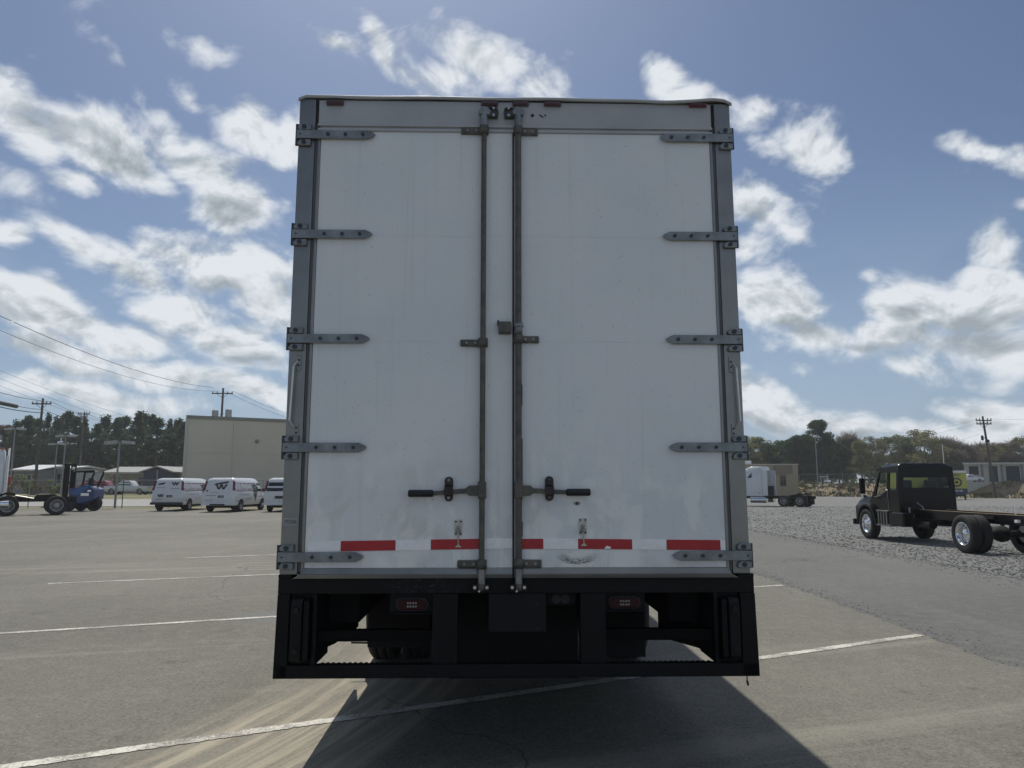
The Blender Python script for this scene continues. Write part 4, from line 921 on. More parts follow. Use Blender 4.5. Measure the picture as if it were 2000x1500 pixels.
# --- black crew-less cab and chassis on the gravel
def black_truck():
    B = tag(empty('cab_chassis_truck', (11.72, 17.5, 0), R(0), sc=.9), 'black medium duty cab and chassis truck standing on the gravel', 'truck')
    P = mat('black_truck_paint', (.004, .0048, .0065), .22, spec=.3, var=.2)
    GL = bpy.data.materials.new('see_through_glass'); GL.use_nodes = True; nt = GL.node_tree; N = nt.nodes; pb = N['Principled BSDF']
    pb.inputs['Base Color'].default_value = (.5, .55, .55, 1); pb.inputs['Roughness'].default_value = .03; pb.inputs['IOR'].default_value = 1.45
    tr = N.new('ShaderNodeBsdfTransparent'); tr.inputs[0].default_value = (.85, .9, .88, 1); mx = N.new('ShaderNodeMixShader'); fr = N.new('ShaderNodeFresnel'); fr.inputs[0].default_value = 1.5
    gl = N.new('ShaderNodeBsdfGlossy'); gl.inputs['Roughness'].default_value = .04
    nt.links.new(fr.outputs[0], mx.inputs[0]); nt.links.new(tr.outputs[0], mx.inputs[1]); nt.links.new(gl.outputs[0], mx.inputs[2]); nt.links.new(mx.outputs[0], N['Material Output'].inputs['Surface'])
    for s in (-1, 1):
        wheel(B, 'dual', s*.93, 0, .50, .25, s, M_ALUWHEEL); wheel(B, 'steel', s*.64, 0, .50, .25, s, M_STEELRIM, simple=True)
        wheel(B, 'front', s*.90, 5.25, .50, .28, s, M_ALUWHEEL)
        MB().box(*sorted((s*.37, s*.44)), -3.6, 6.0, .78, 1.03).build('frame_rail', P, B)
        MB().box(*sorted((s*.365, s*.445)), -3.6, 3.0, 1.031, 1.045).build('rail_liner', mat('wood_liner', (.30,.24,.16), .8), B)
        MB().prism([(3.05, .50), (4.45, .50), (4.45, .95), (3.05, .95)], 'X', *sorted((s*.60, s*.95))).build('side_tank', P, B, bevel=.05)
        st = MB().box(*sorted((s*.70, s*1.02)), 3.75, 4.65, .48, .53).box(*sorted((s*.70, s*1.0)), 3.85, 4.60, .94, .98).build('cab_step', M_ALU, B, bevel=.01)
        for k in range(4): MB().box(*sorted((s*.955, s*.985)), 3.95+k*.17, 4.02+k*.17, .53, .94).build('step_bar', M_ALU, B)
        out = [(5.25 + .66*math.cos(R(a)), .52 + .66*math.sin(R(a))) for a in range(-5, 186, 10)]; inn = [(5.25 + .56*math.cos(R(a)), .52 + .56*math.sin(R(a))) for a in range(-5, 186, 10)]
        MB().prism(out + inn[::-1], 'X', *sorted((s*.60, s*1.04))).build('fender', P, B, bevel=.03)
        MB().prism([(-.50, .98), (.55, .98), (.75, .60), (.62, .58), (.5, .90), (-.45, .90)], 'X', *sorted((s*.46, s*.5))).build('spring', M_UNDER, B)
    MB().tube((-.7, 0, .5), (.7, 0, .5), .09, n=12).lathe([(.08, -.22), (.2, -.12), (.22, 0), (.2, .12), (.08, .22)], (0, 0, .5), 'Y', 16).build('rear_axle', M_UNDER, B)
    MB().tube((-.7, 5.25, .5), (.7, 5.25, .5), .07, n=12).build('front_axle', M_UNDER, B)
    for y in (-3.5, -1.8, 1.6, 2.6): MB().box(-.36, .36, y, y+.1, .82, 1.0).build('cross_member', M_UNDER, B)
    MB().tube((.1, 2.4, .72), (.1, .2, .6), .05, n=8).build('drive_shaft', M_UNDER, B)
    MB().tube((-.52, 2.2, .62), (-.52, 3.0, .62), .13, n=14).build('air_tank', P, B); MB().tube((-.25, -1.2, .72), (.3, -1.2, .72), .12, n=14).build('brake_chamber', M_GALV, B)
    MB().box(-.55, -.47, -1.45, -1.35, .86, .93).build('side_marker', M_WHT, B)
    C = empty('cab', (0, 0, 0), parent=B)
    yb, yf, W, zb, zr = 3.30, 5.05, .90, .62, 2.40
    lean = .035
    # floor and lower shell
    MB().loft([(zb, yb+.05, 5.0, W-.03), (.95, yb, 5.05, W)], .06).build('floor_pan', P, C)
    # back wall with a window opening
    bw = MB(); y0, y1 = yb, yb+.05
    bw.prism([(-W, .951), (W, .951), (W-.01, 1.70), (-W+.01, 1.70)], 'Y', y0, y1)
    bw.prism([(-W+.02, 2.02), (W-.02, 2.02), (W-.05, 2.36), (-W+.05, 2.36)], 'Y', y0, y1)
    for s in (-1, 1): bw.prism([(s*(W-.01), 1.70), (s*.74, 1.70), (s*.70, 2.02), (s*(W-.02), 2.02)], 'Y', y0, y1)
    bw.box(-.20, .20, y0, y1, 1.70, 2.02) if False else None
    BW = bw.build('back_wall', P, C)
    for z in (1.30, 1.34): pass
    MB().box(-.82, .82, yb-.012, yb-.001, 1.18, 1.24).build('back_rib', P, BW, bevel=.004)
    MB().quad((-.76, yb+.02, 1.69), (.76, yb+.02, 1.69), (.72, yb+.02, 2.03), (-.72, yb+.02, 2.03)).build('rear_window', GL, C)
    for s in (-1, 1):
        def X(z): return s*(W - .0 - max(0, z-1.45)*lean*2)
        def wall(mb, pts):
            o = [(X(z), y, z) for y, z in pts]; i = [(X(z) - s*.05, y, z) for y, z in pts]; n = len(pts)
            mb._add(o + i, [tuple(range(n)), tuple(range(2*n-1, n-1, -1))] + [(k, n+k, n+(k+1) % n, (k+1) % n) for k in range(n)])
        S = MB()
        wall(S, [(yb+.051, .951), (5.0, .951), (5.1, 1.30), (4.78, 1.42), (4.4, 1.45), (4.0, 1.62), (yb+.051, 1.62)])
        wall(S, [(yb+.051, 1.62), (yb+.15, 1.62), (yb+.15, 2.18), (yb+.051, 2.36)])
        wall(S, [(3.90, 1.62), (4.03, 1.62), (4.03, 2.18), (3.90, 2.18)])
        wall(S, [(yb+.15, 2.18), (4.50, 2.18), (4.42, 2.36), (yb+.051, 2.36)])
        wall(S, [(5.1, 1.30), (5.03, 1.36), (4.42, 2.36), (4.50, 2.18), (4.78, 1.42)])
        SW = S.build('side_wall', P, C)
        def pane(pts, nm='door_window'):
            MB()._add([(X(z) - s*.02, y, z) for y, z in pts], [tuple(range(len(pts)))]).build(nm, GL, C)
        pane([(4.02, 1.60), (4.4, 1.44), (4.80, 1.41), (4.50, 2.19), (4.02, 2.19)]); pane([(yb+.14, 1.61), (3.91, 1.61), (3.91, 2.19), (yb+.14, 2.19)], 'quarter_window')
        MB().path([(X(1.3)+s*.006, 3.93, 1.02), (X(1.3)+s*.006, 3.96, 1.62), (X(1.6)+s*.01, 4.05, 1.66), (X(1.5)+s*.01, 4.42, 1.44), (X(1.4)+s*.01, 4.80, 1.40)], .012, 6).build('door_edge', M_ALU, SW)
        MB().box(*sorted((s*(W+.001), s*(W+.02))), 4.0, 4.14, 1.22, 1.26).build('door_handle', M_PLASTIC, SW)
        Mi = MB().box(*sorted((s*1.12, s*1.30)), 4.92, 5.04, 1.50, 2.02).build('mirror', P, C, bevel=.04)
        MB().tube((s*.9, 4.85, 1.55), (s*1.15, 4.96, 1.6), .015, n=6).tube((s*.85, 4.7, 2.0), (s*1.15, 4.96, 1.95), .015, n=6).build('mirror_arm', P, Mi)
        MB().box(*sorted((s*1.10, s*1.26)), 4.90, 5.0, 1.33, 1.46).build('spot_mirror', M_CHROME, C, bevel=.03)
        MB().box(*sorted((s*.2, s*.62)), 3.8, 4.3, .96, 1.45).box(*sorted((s*.2, s*.62)), 3.72, 3.85, 1.45, 1.95).build('seat', M_PLASTIC, C, bevel=.05)
    MB().loft([(2.36, yb+.0, 4.44, W-.065), (2.42, yb+.02, 4.36, W-.09), (2.47, yb+.12, 4.2, W-.2)], .1).build('roof', P, C)
    MB().quad((-.84, 5.04, 1.37), (.84, 5.04, 1.37), (.77, 4.46, 2.34), (-.77, 4.46, 2.34)).build('windshield', GL, C)
    MB().box(-.84, .84, 4.7, 5.0, 1.0, 1.36).build('dashboard', M_PLASTIC, C, bevel=.05)
    MB().prism([(4.3, 2.30), (4.75, 2.24), (4.77, 2.27), (4.35, 2.38)], 'X', -.8, .8).build('sun_visor', P, C)
    mk = MB()
    for x in (-.7, -.25, 0, .25, .7): mk.box(x-.04, x+.04, 4.1, 4.25, 2.47, 2.51)
    mk.build('marker_light', M_CLEAR, C)
    MB().tube((.0, 3.6, 2.46), (.0, 3.6, 2.56), .03, n=8).build('roof_beacon', M_CLEAR, C)
    Hd = MB().loft([(.60, 5.06, 6.55, .80), (1.05, 5.06, 6.55, .80), (1.28, 5.06, 6.3, .74), (1.40, 5.06, 5.9, .66)], .18).build('hood', P, B)
    MB().box(-.5, .5, 6.54, 6.60, .7, 1.15).build('grille', M_CHROME, Hd)
    MB().box(-.92, .92, 6.3, 6.46, .42, .62).build('front_bumper', P, B, bevel=.03)
    MB().tube((-.70, 3.1, .9), (-.70, 3.1, 1.10), .03, n=8).tube((-.55, 3.2, .80), (-.55, 3.2, .86), .05, n=8).build('line_connector', M_ALU, B)
    MB().path([(-.45, 3.1, 1.25), (-.40, 2.9, 1.12), (-.38, 2.85, .95)], .02, 6).build('air_line', M_ALU, B)
    for x in (-.33, .1): MB().tube((x, -1.1, 1.045), (x, -1.1, 1.27), .018, n=6).build('chassis_stake', M_WHT, B)
black_truck()

def pickup(label, loc, rz, m, sc=1.0):
    V = tag(empty('pickup_truck', (loc[0], loc[1], loc[2]), rz, sc=sc), label, 'pickup')
    lv = [(.42, .05, 5.5, .92), (.6, 0, 5.6, .97), (1.0, 0, 5.55, .97), (1.12, .02, 5.4, .93)]
    up = [(1.12, 1.9, 4.2, .90), (1.45, 2.05, 3.75, .82), (1.75, 2.25, 3.4, .72), (1.80, 2.4, 3.2, .66)]
    MB().loft(lv, .12).build('body', m, V); MB().loft(up, .1).build('cabin', m, V)
    MB().box(-.8, .8, .15, 1.85, 1.121, 1.124).build('cargo_bed', M_UNDER, V)
    for s in (-1, 1):
        w = MB(); side_poly(w, up, s, [(2.2, 1.2), (3.85, 1.2), (3.4, 1.66), (2.35, 1.66)], .006); w.build('side_window', M_GLASS, V)
        for y in (1.0, 4.5):
            a = MB(); side_poly(a, lv, s, [(y + .45*math.cos(R(t)), max(.43, .38 + .45*math.sin(R(t)))) for t in range(10, 171, 16)], .003); a.build('wheel_arch', M_UNDER, V)
            wheel(V, 'steel', s*.86, y, .38, .25, s, M_STEELRIM, simple=True)
        MB().box(*sorted((s*.6, s*.9)), 5.52, 5.585, .75, .95).build('headlight', M_CLEAR, V)
    MB().box(-.9, .9, 5.5, 5.7, .45, .62).build('front_bumper', M_CHROME, V, bevel=.03)
    MB().box(-.55, .55, 5.54, 5.60, .7, 1.0).build('grille', M_PLASTIC, V)
    MB().quad((-.78, 4.12, 1.2), (.78, 4.12, 1.2), (.68, 3.58, 1.65), (-.68, 3.58, 1.65)).build('windshield', M_GLASS, V)
    return V
M_REDCAR = mat('faded_red_paint', (.22,.035,.04), .35, coat=.4); M_PINK = mat('sun_bleached_red', (.36,.13,.12), .35, coat=.5)
def far_xy(px, Y): return at(px, 948, Y)[0]
pickup('bleached red pickup facing the yard in front of the long grey house', (far_xy(212, 88), 90, land(far_xy(212, 88), 88)), R(118), M_PINK)
pickup('dark red pickup right of the bleached one across the street', (far_xy(247, 87), 87, land(far_xy(247, 87), 87)), R(96), M_REDCAR, .92)
pickup('white pickup by the lawn fence right of the two red ones', (far_xy(295, 87), 87, land(far_xy(295, 87), 87)), R(94), M_WPAINT, .92)

def forklift():
    x, y = ground(181, 998)
    Fk = tag(empty('forklift', (x, y, 0), R(0)), 'blue truck mounted forklift with black mast and roll cage', 'forklift')
    BL = mat('blue_forklift_paint', (.015, .045, .16), .4, coat=.3)
    MB().prism([(-1.35, .55), (-.55, .45), (-.1, .55), (.25, .75), (.28, 1.35), (-.15, 1.55), (-1.3, 1.40)], 'Y', -.5, .7).build('body', BL, Fk, bevel=.06)
    MB().prism([(-1.30, 1.05), (-.6, 1.0), (-.2, 1.3), (.1, 1.65), (-.2, 1.62), (-.7, 1.5)], 'Y', -.56, -.49).build('side_cover', mat('lighter_blue', (.03,.09,.26), .4), Fk, bevel=.02)
    MB().box(-.5, .0, -.575, -.565, .95, 1.12).box(-.1, .12, -.575, -.565, 1.2, 1.32).build('white_sticker', M_WHT, Fk)
    for yy in (-.42, .62):
        MB().path([(-1.15, yy, 1.30), (-1.05, yy, 2.45), (.12, yy, 2.50), (.15, yy, 2.35), (-.22, yy, 1.4)], .06, 8).build('cage_post', M_BLACK, Fk)
    MB().box(-1.15, .15, -.45, .65, 2.46, 2.52).build('cage_roof', mat('cage_tan', (.35,.33,.26), .6), Fk)
    MB().lathe([(.001, -.1), (.1, -.06), (.1, .06), (.001, .1)], (-1.2, -.4, 2.65), 'Z', 12).build('beacon', M_LATCH, Fk)
    MB().tube((.1, -.4, 2.5), (.1, -.4, 2.68), .06, n=8).tube((.35, -.42, 2.4), (.2, -.42, 2.42), .08, n=8).build('work_light', M_CLEAR, Fk)
    for yy in (-.35, .35):
        MB().box(-1.78, -1.50, yy-.06, yy+.10, .35, 2.95).build('mast_channel', M_BLACK, Fk)
    for zz in (.6, 1.7, 2.85): MB().box(-1.74, -1.55, -.28, .28, zz, zz+.12).build('mast_tie', M_BLACK, Fk)
    MB().box(-3.1, -1.8, -.3, -.2, .22, .28).box(-3.1, -1.8, .25, .35, .22, .28).build('fork', M_BLACK, Fk)
    MB().box(-.95, -.35, .0, .5, 1.5, 1.62).box(-.45, -.33, .0, .5, 1.6, 2.05).build('seat', M_PLASTIC, Fk, bevel=.04)
    for (xx, yy, r) in ((.0, .1, .48), (-1.2, -.55, .40), (-1.2, .75, .40)):
        e = wheel(Fk, 'steel', xx, yy, r, .26, -1, M_UNDER if xx == 0 else BL, simple=True); e.rotation_euler = (0, 0, R(90))
    MB().tube((-1.62, -.55, .02), (-1.62, -.55, .5), .04, n=6).build('stabiliser_leg', M_BLACK, Fk)
forklift()

# yellow box trailer beneath the bank
def yellow_trailer():
    Y = 82.0; x0 = at(1753, 950, Y)[0]; x1 = at(1889, 950, Y)[0]; L_ = x1 - x0
    T = tag(empty('box_trailer', (x0, Y, 0)), 'yellow and navy box trailer parked below the earth bank behind the black truck', 'trailer')
    z0, z1, z2, z3 = .55, 1.25, 3.0, 3.25
    YM = mat('trailer_yellow', (.42,.42,.06), .5, var=.1); NV = mat('trailer_navy', (.02,.03,.07), .5)
    MB().box(0, L_, 0, 2.4, z1, z2).build('yellow_side', YM, T)
    MB().box(0, L_, -.003, 2.4, z0, z1).build('navy_side', NV, T)
    MB().box(-.03, L_+.03, -.05, 2.45, z2, z3).build('roof_rail', mat('trailer_white', (.62,.64,.66), .5), T, bevel=.03)
    for s in (0,):
        X = L_ - 1.15 - s*4.2; k = MB()
        pts = []
        for a in range(0, 361, 20): pts.append((X + .62*math.cos(R(a)), 1.95 + .52*math.sin(R(a))))
        for a in range(360, -1, -20): pts.append((X + .42*math.cos(R(a)), 1.95 + .34*math.sin(R(a))))
        k.prism(pts, 'Y', -.02, -.001); k.prism([(X + .2*math.cos(R(a)), 1.95 + .17*math.sin(R(a))) for a in range(0, 360, 30)], 'Y', -.02, -.001); k.build('round_logo', M_VDEC, T)
    text('sign_lettering', 'HIPPAY', .52, T, (L_-1.15, -.01, 2.72), (R(90), 0, 0), M_VDEC, .62, .005)
    text('phone_lettering', '7 DAYS 7 AM', .30, T, (L_-1.15, -.02, .98), (R(90), 0, 0), M_WHT, .7, .005)
    for x in (L_*.45, L_*.58): 
        e = wheel(T, 'steel', x, .1, .36, .22, -1, M_STEELRIM, simple=True); e.rotation_euler = (0, 0, R(90))
    MB().box(.2, L_-.2, .2, 2.2, .40, .55).build('frame', M_UNDER, T)
    MB().box(L_-.3, L_-.15, .1, .2, .0, .55).build('support_leg', M_UNDER, T)
yellow_trailer()
# ------------------------------------------------------------------ buildings
M_TANWALL = mat('tan_metal_wall', (.50,.47,.395), .75, var=.05, vscale=.3)
M_ROOFG = mat('grey_shingle_roof', (.30,.31,.31), .85, var=.15, vscale=1.5)
M_ROOFW = mat('white_metal_roof', (.66,.67,.68), .4)
M_NAVY = mat('slate_blue_siding', (.055,.07,.10), .8, var=.1)
M_SIDING = mat('grey_siding', (.20,.21,.22), .8, var=.1)
M_BEIGE = mat('beige_siding', (.33,.30,.23), .8, var=.1)
M_TRIM = mat('pale_trim', (.45,.44,.40), .7)
def hall():
    xa, _ = at(357, 948, 75); ang = math.atan2(5.0, 9.2)
    Hh = at(364, 812, 75)[1]
    T = tag(empty('hall_building', (xa, 75, 0), ang), 'large windowless tan metal hall with flat roof behind the vans', 'building')
    W, D, Ht = 46, 26, Hh
    MB().prism([(0, 0), (W, 0), (W, D), (6.5, D)], 'Z', -.5, Ht-.01).build('wall', M_TANWALL, T)
    x = 4.75; n = 0
    while x < W:
        MB().box(x-.10, x+.10, -.10, .0, 0, Ht-.28).build('wall_seam', M_TANWALL, T); x += 7.6
    for (x0, x1) in ((.14, 4.65), (4.85, 12.25), (12.45, 19.85), (20.05, 27.45)):
        MB().box(x0+.01, x1-.01, -.045, -.001, .3, Ht*.56).build('wall_panel', M_TANWALL, T); MB().box(x0+.01, x1-.01, -.038, -.001, Ht*.56+.03, Ht-.30).build('wall_panel', M_TANWALL, T)
    MB().box(-.12, .12, -.12, .12, 0, Ht-.28).build('corner_trim', M_TRIM, T)
    MB().prism([(-.1, -.15), (W+.15, -.15), (W+.15, D+.15), (6.3, D+.15)], 'Z', Ht-.27, Ht+.06).build('parapet_cap', mat('coping', (.20,.20,.18), .6), T)
    MB().lathe([(.001, -.25), (.2, -.2), (.22, 0)], (7.1, 0, Ht*.72), 'Y', 12).build('vent', M_SIDING, T)
hall()
def house(label, pxa, pxb, Y, top, eave, wallm, roofm, gable=None, rz=0, name='house'):
    xa = far_xy(pxa, Y); xb = far_xy(pxb, Y); g = land((xa+xb)/2, Y); zt = at(pxa, top, Y)[1]; ze = at(pxa, eave, Y)[1]
    T = tag(empty(name, (xa, Y, g), rz), label, 'house'); W = xb - xa; D = 9; e = ze - g; t = zt - g
    MB().box(0, W, 0, D, -.5, e).build('wall', wallm, T)
    MB().prism([(-.5, e-.05), (D/2, t), (D+.5, e-.05), (D/2, t-.25)], 'X', -.4, W+.4).build('roof', roofm, T)
    MB().box(-.4, W+.4, -.56, -.50, e-.22, e-.0).build('fascia', M_TRIM, T)
    n = max(2, int(W // 3.4))
    for i in range(n):
        x = W*(i+.5)/n; 
        if gable and gable[0]*W - 1 < x < gable[1]*W + 1: continue
        w = MB().box(x-.6, x+.6, -.06, .0, e*.38, e*.80).build('window', M_TRIM, T)
        for k in (-1, 1): MB().box(*sorted((x+k*.04, x+k*.52)), -.075, -.061, e*.42, e*.77).build('pane', M_GLASS, w)
    if gable:
        a, b = gable[0]*W, gable[1]*W; G = MB().prism([(a, -.5), (b, -.5), (b, e), ((a+b)/2, t-.35), (a, e)], 'Y', -2.2, -.01).build('gable_wing', M_NAVY, T)
        m = (a+b)/2
        for s0, s1 in ((a-.5, m), (m, b+.5)):
            z0, z1 = (e-.15, t-.2) if s0 < m - .01 else (t-.2, e-.15)
            MB().hexa([(s0, -2.6, z0), (s1, -2.6, z1), (s1, 4, z1), (s0, 4, z0), (s0, -2.6, z0+.16), (s1, -2.6, z1+.16), (s1, 4, z1+.16), (s0, 4, z0+.16)]).build('gable_roof', M_ROOFG, T)
        MB().box(m-.06, m+.06, -2.25, -2.2, 0, t-.6).build('downspout', M_TRIM, T)
    return T
house('long low grey house with a dark blue gable wing behind the red pickups', 203, 352, 98, 910, 922, M_BEIGE, M_ROOFG, (.62, .97))
house('small grey house with a bright white metal roof behind the semi truck', 24, 72, 96, 906, 917, M_SIDING, M_ROOFW, name='house')
house('pale blue grey trailer home with white roof between house and forklift', 76, 132, 100, 908, 914, mat('pale_blue_siding', (.36,.39,.41), .7), M_ROOFW, name='trailer_home')

def tan_office():
    Y = 108; xa = far_xy(1440, Y); xb = far_xy(1560, Y); g = 1.5; t = at(1560, 908, Y)[1]; W = xb-xa
    T = tag(empty('office_building', (xa, Y, g)), 'tan flat roofed office with a dark glass door behind the white sleeper tractor', 'building'); H = t - g
    M = mat('tan_stucco', (.36,.30,.20), .85, var=.06)
    MB().box(0, W, 0, 14, -1.5, H).build('wall', M, T); MB().box(-.1, W+.1, -.1, 14.1, H, H+.15).build('parapet_cap', M_TRIM, T)
    MB().box(W-3.55, W-1.0, -.5, -.001, H*.58, H-.08).build('canopy_block', mat('brown_stucco', (.20,.165,.12), .85), T)
    d = MB().box(W-2.75, W-1.85, -.05, 0, 0.0, H*.50).build('door', mat('door_frame', (.10,.08,.06), .5), T)
    for k in (0, 1): MB().box(W-2.68+k*.42, W-2.34+k*.42, -.06, -.051, .12, H*.47).build('pane', M_GLASS, d)
    MB().box(2, 3.6, 4, 6, H+.15, H+.75).build('roof_unit', M_ROOFW, T, bevel=.05)
    for x in (1.2, 3.6): 
        w = MB().box(x, x+1.3, -.04, 0, .9, 2.0).build('window', M_TRIM, T); MB().box(x+.08, x+1.22, -.05, -.041, .98, 1.92).build('pane', M_GLASS, w)
tan_office()
def storage():
    Y = 96; rz = R(-7); xa = far_xy(1886, Y); g = 2.05; t = at(1886, 903, Y)[1]; H = t - g
    T = tag(empty('storage_building', (xa, Y, g), rz), 'pale metal storage building with dark open bays on top of the bank', 'building'); W = 42
    M = mat('pale_ribbed_metal', (.42,.42,.38), .6, var=.06)
    MB().prism([(0, 0), (W, 0), (W, 9), (8.6, 9)], 'Z', -1.5, H-.3).build('wall', M, T); MB().prism([(-.3, -.35), (W+.3, -.35), (W+.3, 9.2), (8.7, 9.2)], 'Z', H-.3, H-.05).build('roof', M_TRIM, T)
    DG = mat('dark_bay', (.03,.035,.045), .7)
    bays = [(.55, 1.75, .45), (3.0, 4.1, 0), (5.1, 6.8, 0)] + [(8.0 + k*3.1, 10.0 + k*3.1, 0) for k in range(10)]
    for a, b, z in bays:
        f = MB().box(a, b, -.03, 0, z*H*.8, H*.80).build('roller_door', DG, T); MB().box(a-.08, a, -.06, 0, 0, H*.84).box(b, b+.08, -.06, 0, 0, H*.84).box(a-.08, b+.08, -.06, 0, H*.80, H*.84).build('door_frame', M_TRIM, T)
        for k in range(6): MB().box(a+.02, b-.02, -.045, -.031, z*H*.8 + (H*.8-z*H*.8)*(k+.9)/7, z*H*.8 + (H*.8-z*H*.8)*(k+.9)/7+.04).build('door_slat', M_SEAL, f)
    x = 2.2
    while x < W: MB().box(x-.12, x+.12, -.09, 0, 0, H-.33).build('pilaster', M_SIDING, T); x += 2.45
    xv = far_xy(1905, Y-3)
    v = pickup('white pickup parked at the left end of the storage building', (far_xy(1918, 93.0), 93.0, 2.02), R(90), M_WPAINT, .55)
storage()

# ------------------------------------------------------------------ earth bank on the right
def bank():
    rnd = random.Random(3); vs = []; fs = []
    nx, ny = 190, 16
    from mathutils import noise as mn
    for j in range(ny + 1):
        for i in range(nx + 1):
            x = 26 + 92 * i / nx; toe = max(62, 113 - .82 * max(0, x - 38)); v = j / ny; y = toe - 1.5 + 11 * v
            crest = 1.55 + .55 * sm(48, 66, x)
            h = crest * sm(.05, .62, v) ** .8
            n = mn.noise(Vector((x * .8, y * .8, 0))) * .35 + mn.noise(Vector((x * 2.3, y * 2.3, 4))) * .16
            h += n * (.25 + .9 * sm(.05, .3, v) * (1 - sm(.6, .9, v))); 
            if j == 0: h = -.05
            vs.append((x, y, h + .02))
    for j in range(ny):
        for i in range(nx): a = j*(nx+1)+i; fs.append((a, a+1, a+nx+2, a+nx+1))
    me = bpy.data.meshes.new('embankment'); me.from_pydata(vs, [], fs); me.materials.append(M_BANK)
    o = bpy.data.objects.new('embankment', me); col.objects.link(o); o['kind'] = 'structure'; me.polygons.foreach_set('use_smooth', [True]*len(fs))
    # dry grass tufts along toe and crest
    vs = []; fs = []
    for _ in range(9000):
        x = rnd.uniform(28, 100); toe = max(62, 113 - .82 * max(0, x - 38)); v = rnd.choice((rnd.uniform(-.02, .22), rnd.uniform(.5, 1.0), rnd.random())); y = toe - 1.5 + 11*v
        h = (1.55 + .55 * sm(48, 66, x)) * sm(.05, .62, v) ** .8; s = rnd.uniform(.05, .2); a = rnd.uniform(0, 3.14); hh = rnd.uniform(.12, .38)
        k = len(vs); vs += [(x - s*math.cos(a), y - s*math.sin(a), h-.1), (x + s*math.cos(a), y + s*math.sin(a), h-.1), (x + rnd.uniform(-.1,.1), y, h + hh)]; fs.append((k, k+1, k+2))
    me = bpy.data.meshes.new('dry_grass'); me.from_pydata(vs, [], fs); me.materials.append(mat('dry_grass_blade', (.20,.18,.08), .9, var=.4, vscale=.6, c2=(.10,.12,.04)))
    o = bpy.data.objects.new('dry_grass', me); col.objects.link(o); o['kind'] = 'stuff'
    # rocks and broken slabs lying on the slope
    vs_ = mat('broken_rock', (.16,.13,.10), .95, var=.4, vscale=4, bump=.4)
    for i in range(46):
        x = rnd.uniform(44, 60) if i < 30 else rnd.uniform(38, 46); toe = max(62, 113 - .82 * max(0, x - 38)); v = rnd.uniform(.15, .55); y = toe - 1.5 + 11*v
        h = (1.55 + .55 * sm(48, 66, x)) * sm(.05, .62, v) ** .8; r = rnd.uniform(.12, .4)
        bm = bmesh.new(); bmesh.ops.create_icosphere(bm, subdivisions=1, radius=r)
        for q in bm.verts: q.co = Vector((q.co.x*1.4, q.co.y, q.co.z*.7)) * rnd.uniform(.75, 1.15)
        me = bpy.data.meshes.new('rock'); bm.to_mesh(me); bm.free(); me.materials.append(vs_)
        o = bpy.data.objects.new('rock', me); col.objects.link(o); o.location = (x, y, h+.05); o.rotation_euler = (0, 0, rnd.uniform(0, 6))
        tag(o, 'rough brown rock lying on the raw earth bank', 'rock', 'rocks on the earth bank')
bank()

# ------------------------------------------------------------------ trees
def leaf_mat(name, a, b):
    m, nt, N, L, bs = surf(name); noise, rng, mixc, m_, mapping, bump, tc = mk(N, L)
    oi = N.new('ShaderNodeObjectInfo'); V = tc.outputs['Object']
    c = mixc(rng(noise(V, .9, 4, .7), .35, .65), a, b); c = mixc(rng(noise(V, 5, 2), .4, .7, 0, .5), c, tuple(x*1.5 for x in b))
    c = mixc(m_('MULTIPLY', oi.outputs['Random'], .35), c, tuple(x*.6 for x in a))
    L.new(c, bs.inputs['Base Color']); bs.inputs['Roughness'].default_value = .9; bs.inputs['Specular IOR Level'].default_value = .12
    tl = N.new('ShaderNodeBsdfTranslucent'); L.new(c, tl.inputs[0]); mx = N.new('ShaderNodeMixShader'); mx.inputs[0].default_value = .55
    L.new(bs.outputs[0], mx.inputs[1]); L.new(tl.outputs[0], mx.inputs[2]); L.new(mx.outputs[0], N['Material Output'].inputs['Surface']); return m
M_PINE = leaf_mat('pine_needles', (.045,.072,.045), (.08,.12,.068))
M_EVER = leaf_mat('evergreen_leaves', (.042,.078,.036), (.078,.13,.055))
M_SPRING = leaf_mat('spring_leaves', (.15,.145,.07), (.22,.215,.105))
M_OLIVE = leaf_mat('olive_leaves', (.105,.125,.05), (.155,.18,.075))
M_TWIG = leaf_mat('bare_twigs', (.125,.105,.085), (.18,.16,.13))
M_RUST = leaf_mat('reddish_buds', (.085,.05,.035), (.12,.075,.05))
M_BARK = mat('bark', (.085,.068,.052), .95, var=.3, vscale=6)
def leafcloud(rnd, clumps, size, per, m, elong=1.0):
    vs = []; fs = []
    for (c, r) in clumps:
        for _ in range(int(per * r * r)):
            d = Vector((rnd.gauss(0,1), rnd.gauss(0,1), rnd.gauss(0,1))).normalized() * (r * rnd.random() ** .45)
            d.z *= .75; p = c + d; s = size * rnd.uniform(.5, 1.25)
            a = Vector((rnd.gauss(0,1), rnd.gauss(0,1), rnd.gauss(0,1))).normalized(); b = a.orthogonal().normalized()
            k = len(vs); w = s * .5 / elong; l = s * .5 * elong
            vs += [p - a*l, p + b*w, p + a*l, p - b*w]; fs.append((k, k+1, k+2, k+3))
    me = bpy.data.meshes.new('crown'); me.from_pydata([tuple(v) for v in vs], [], fs); me.materials.append(m); return me
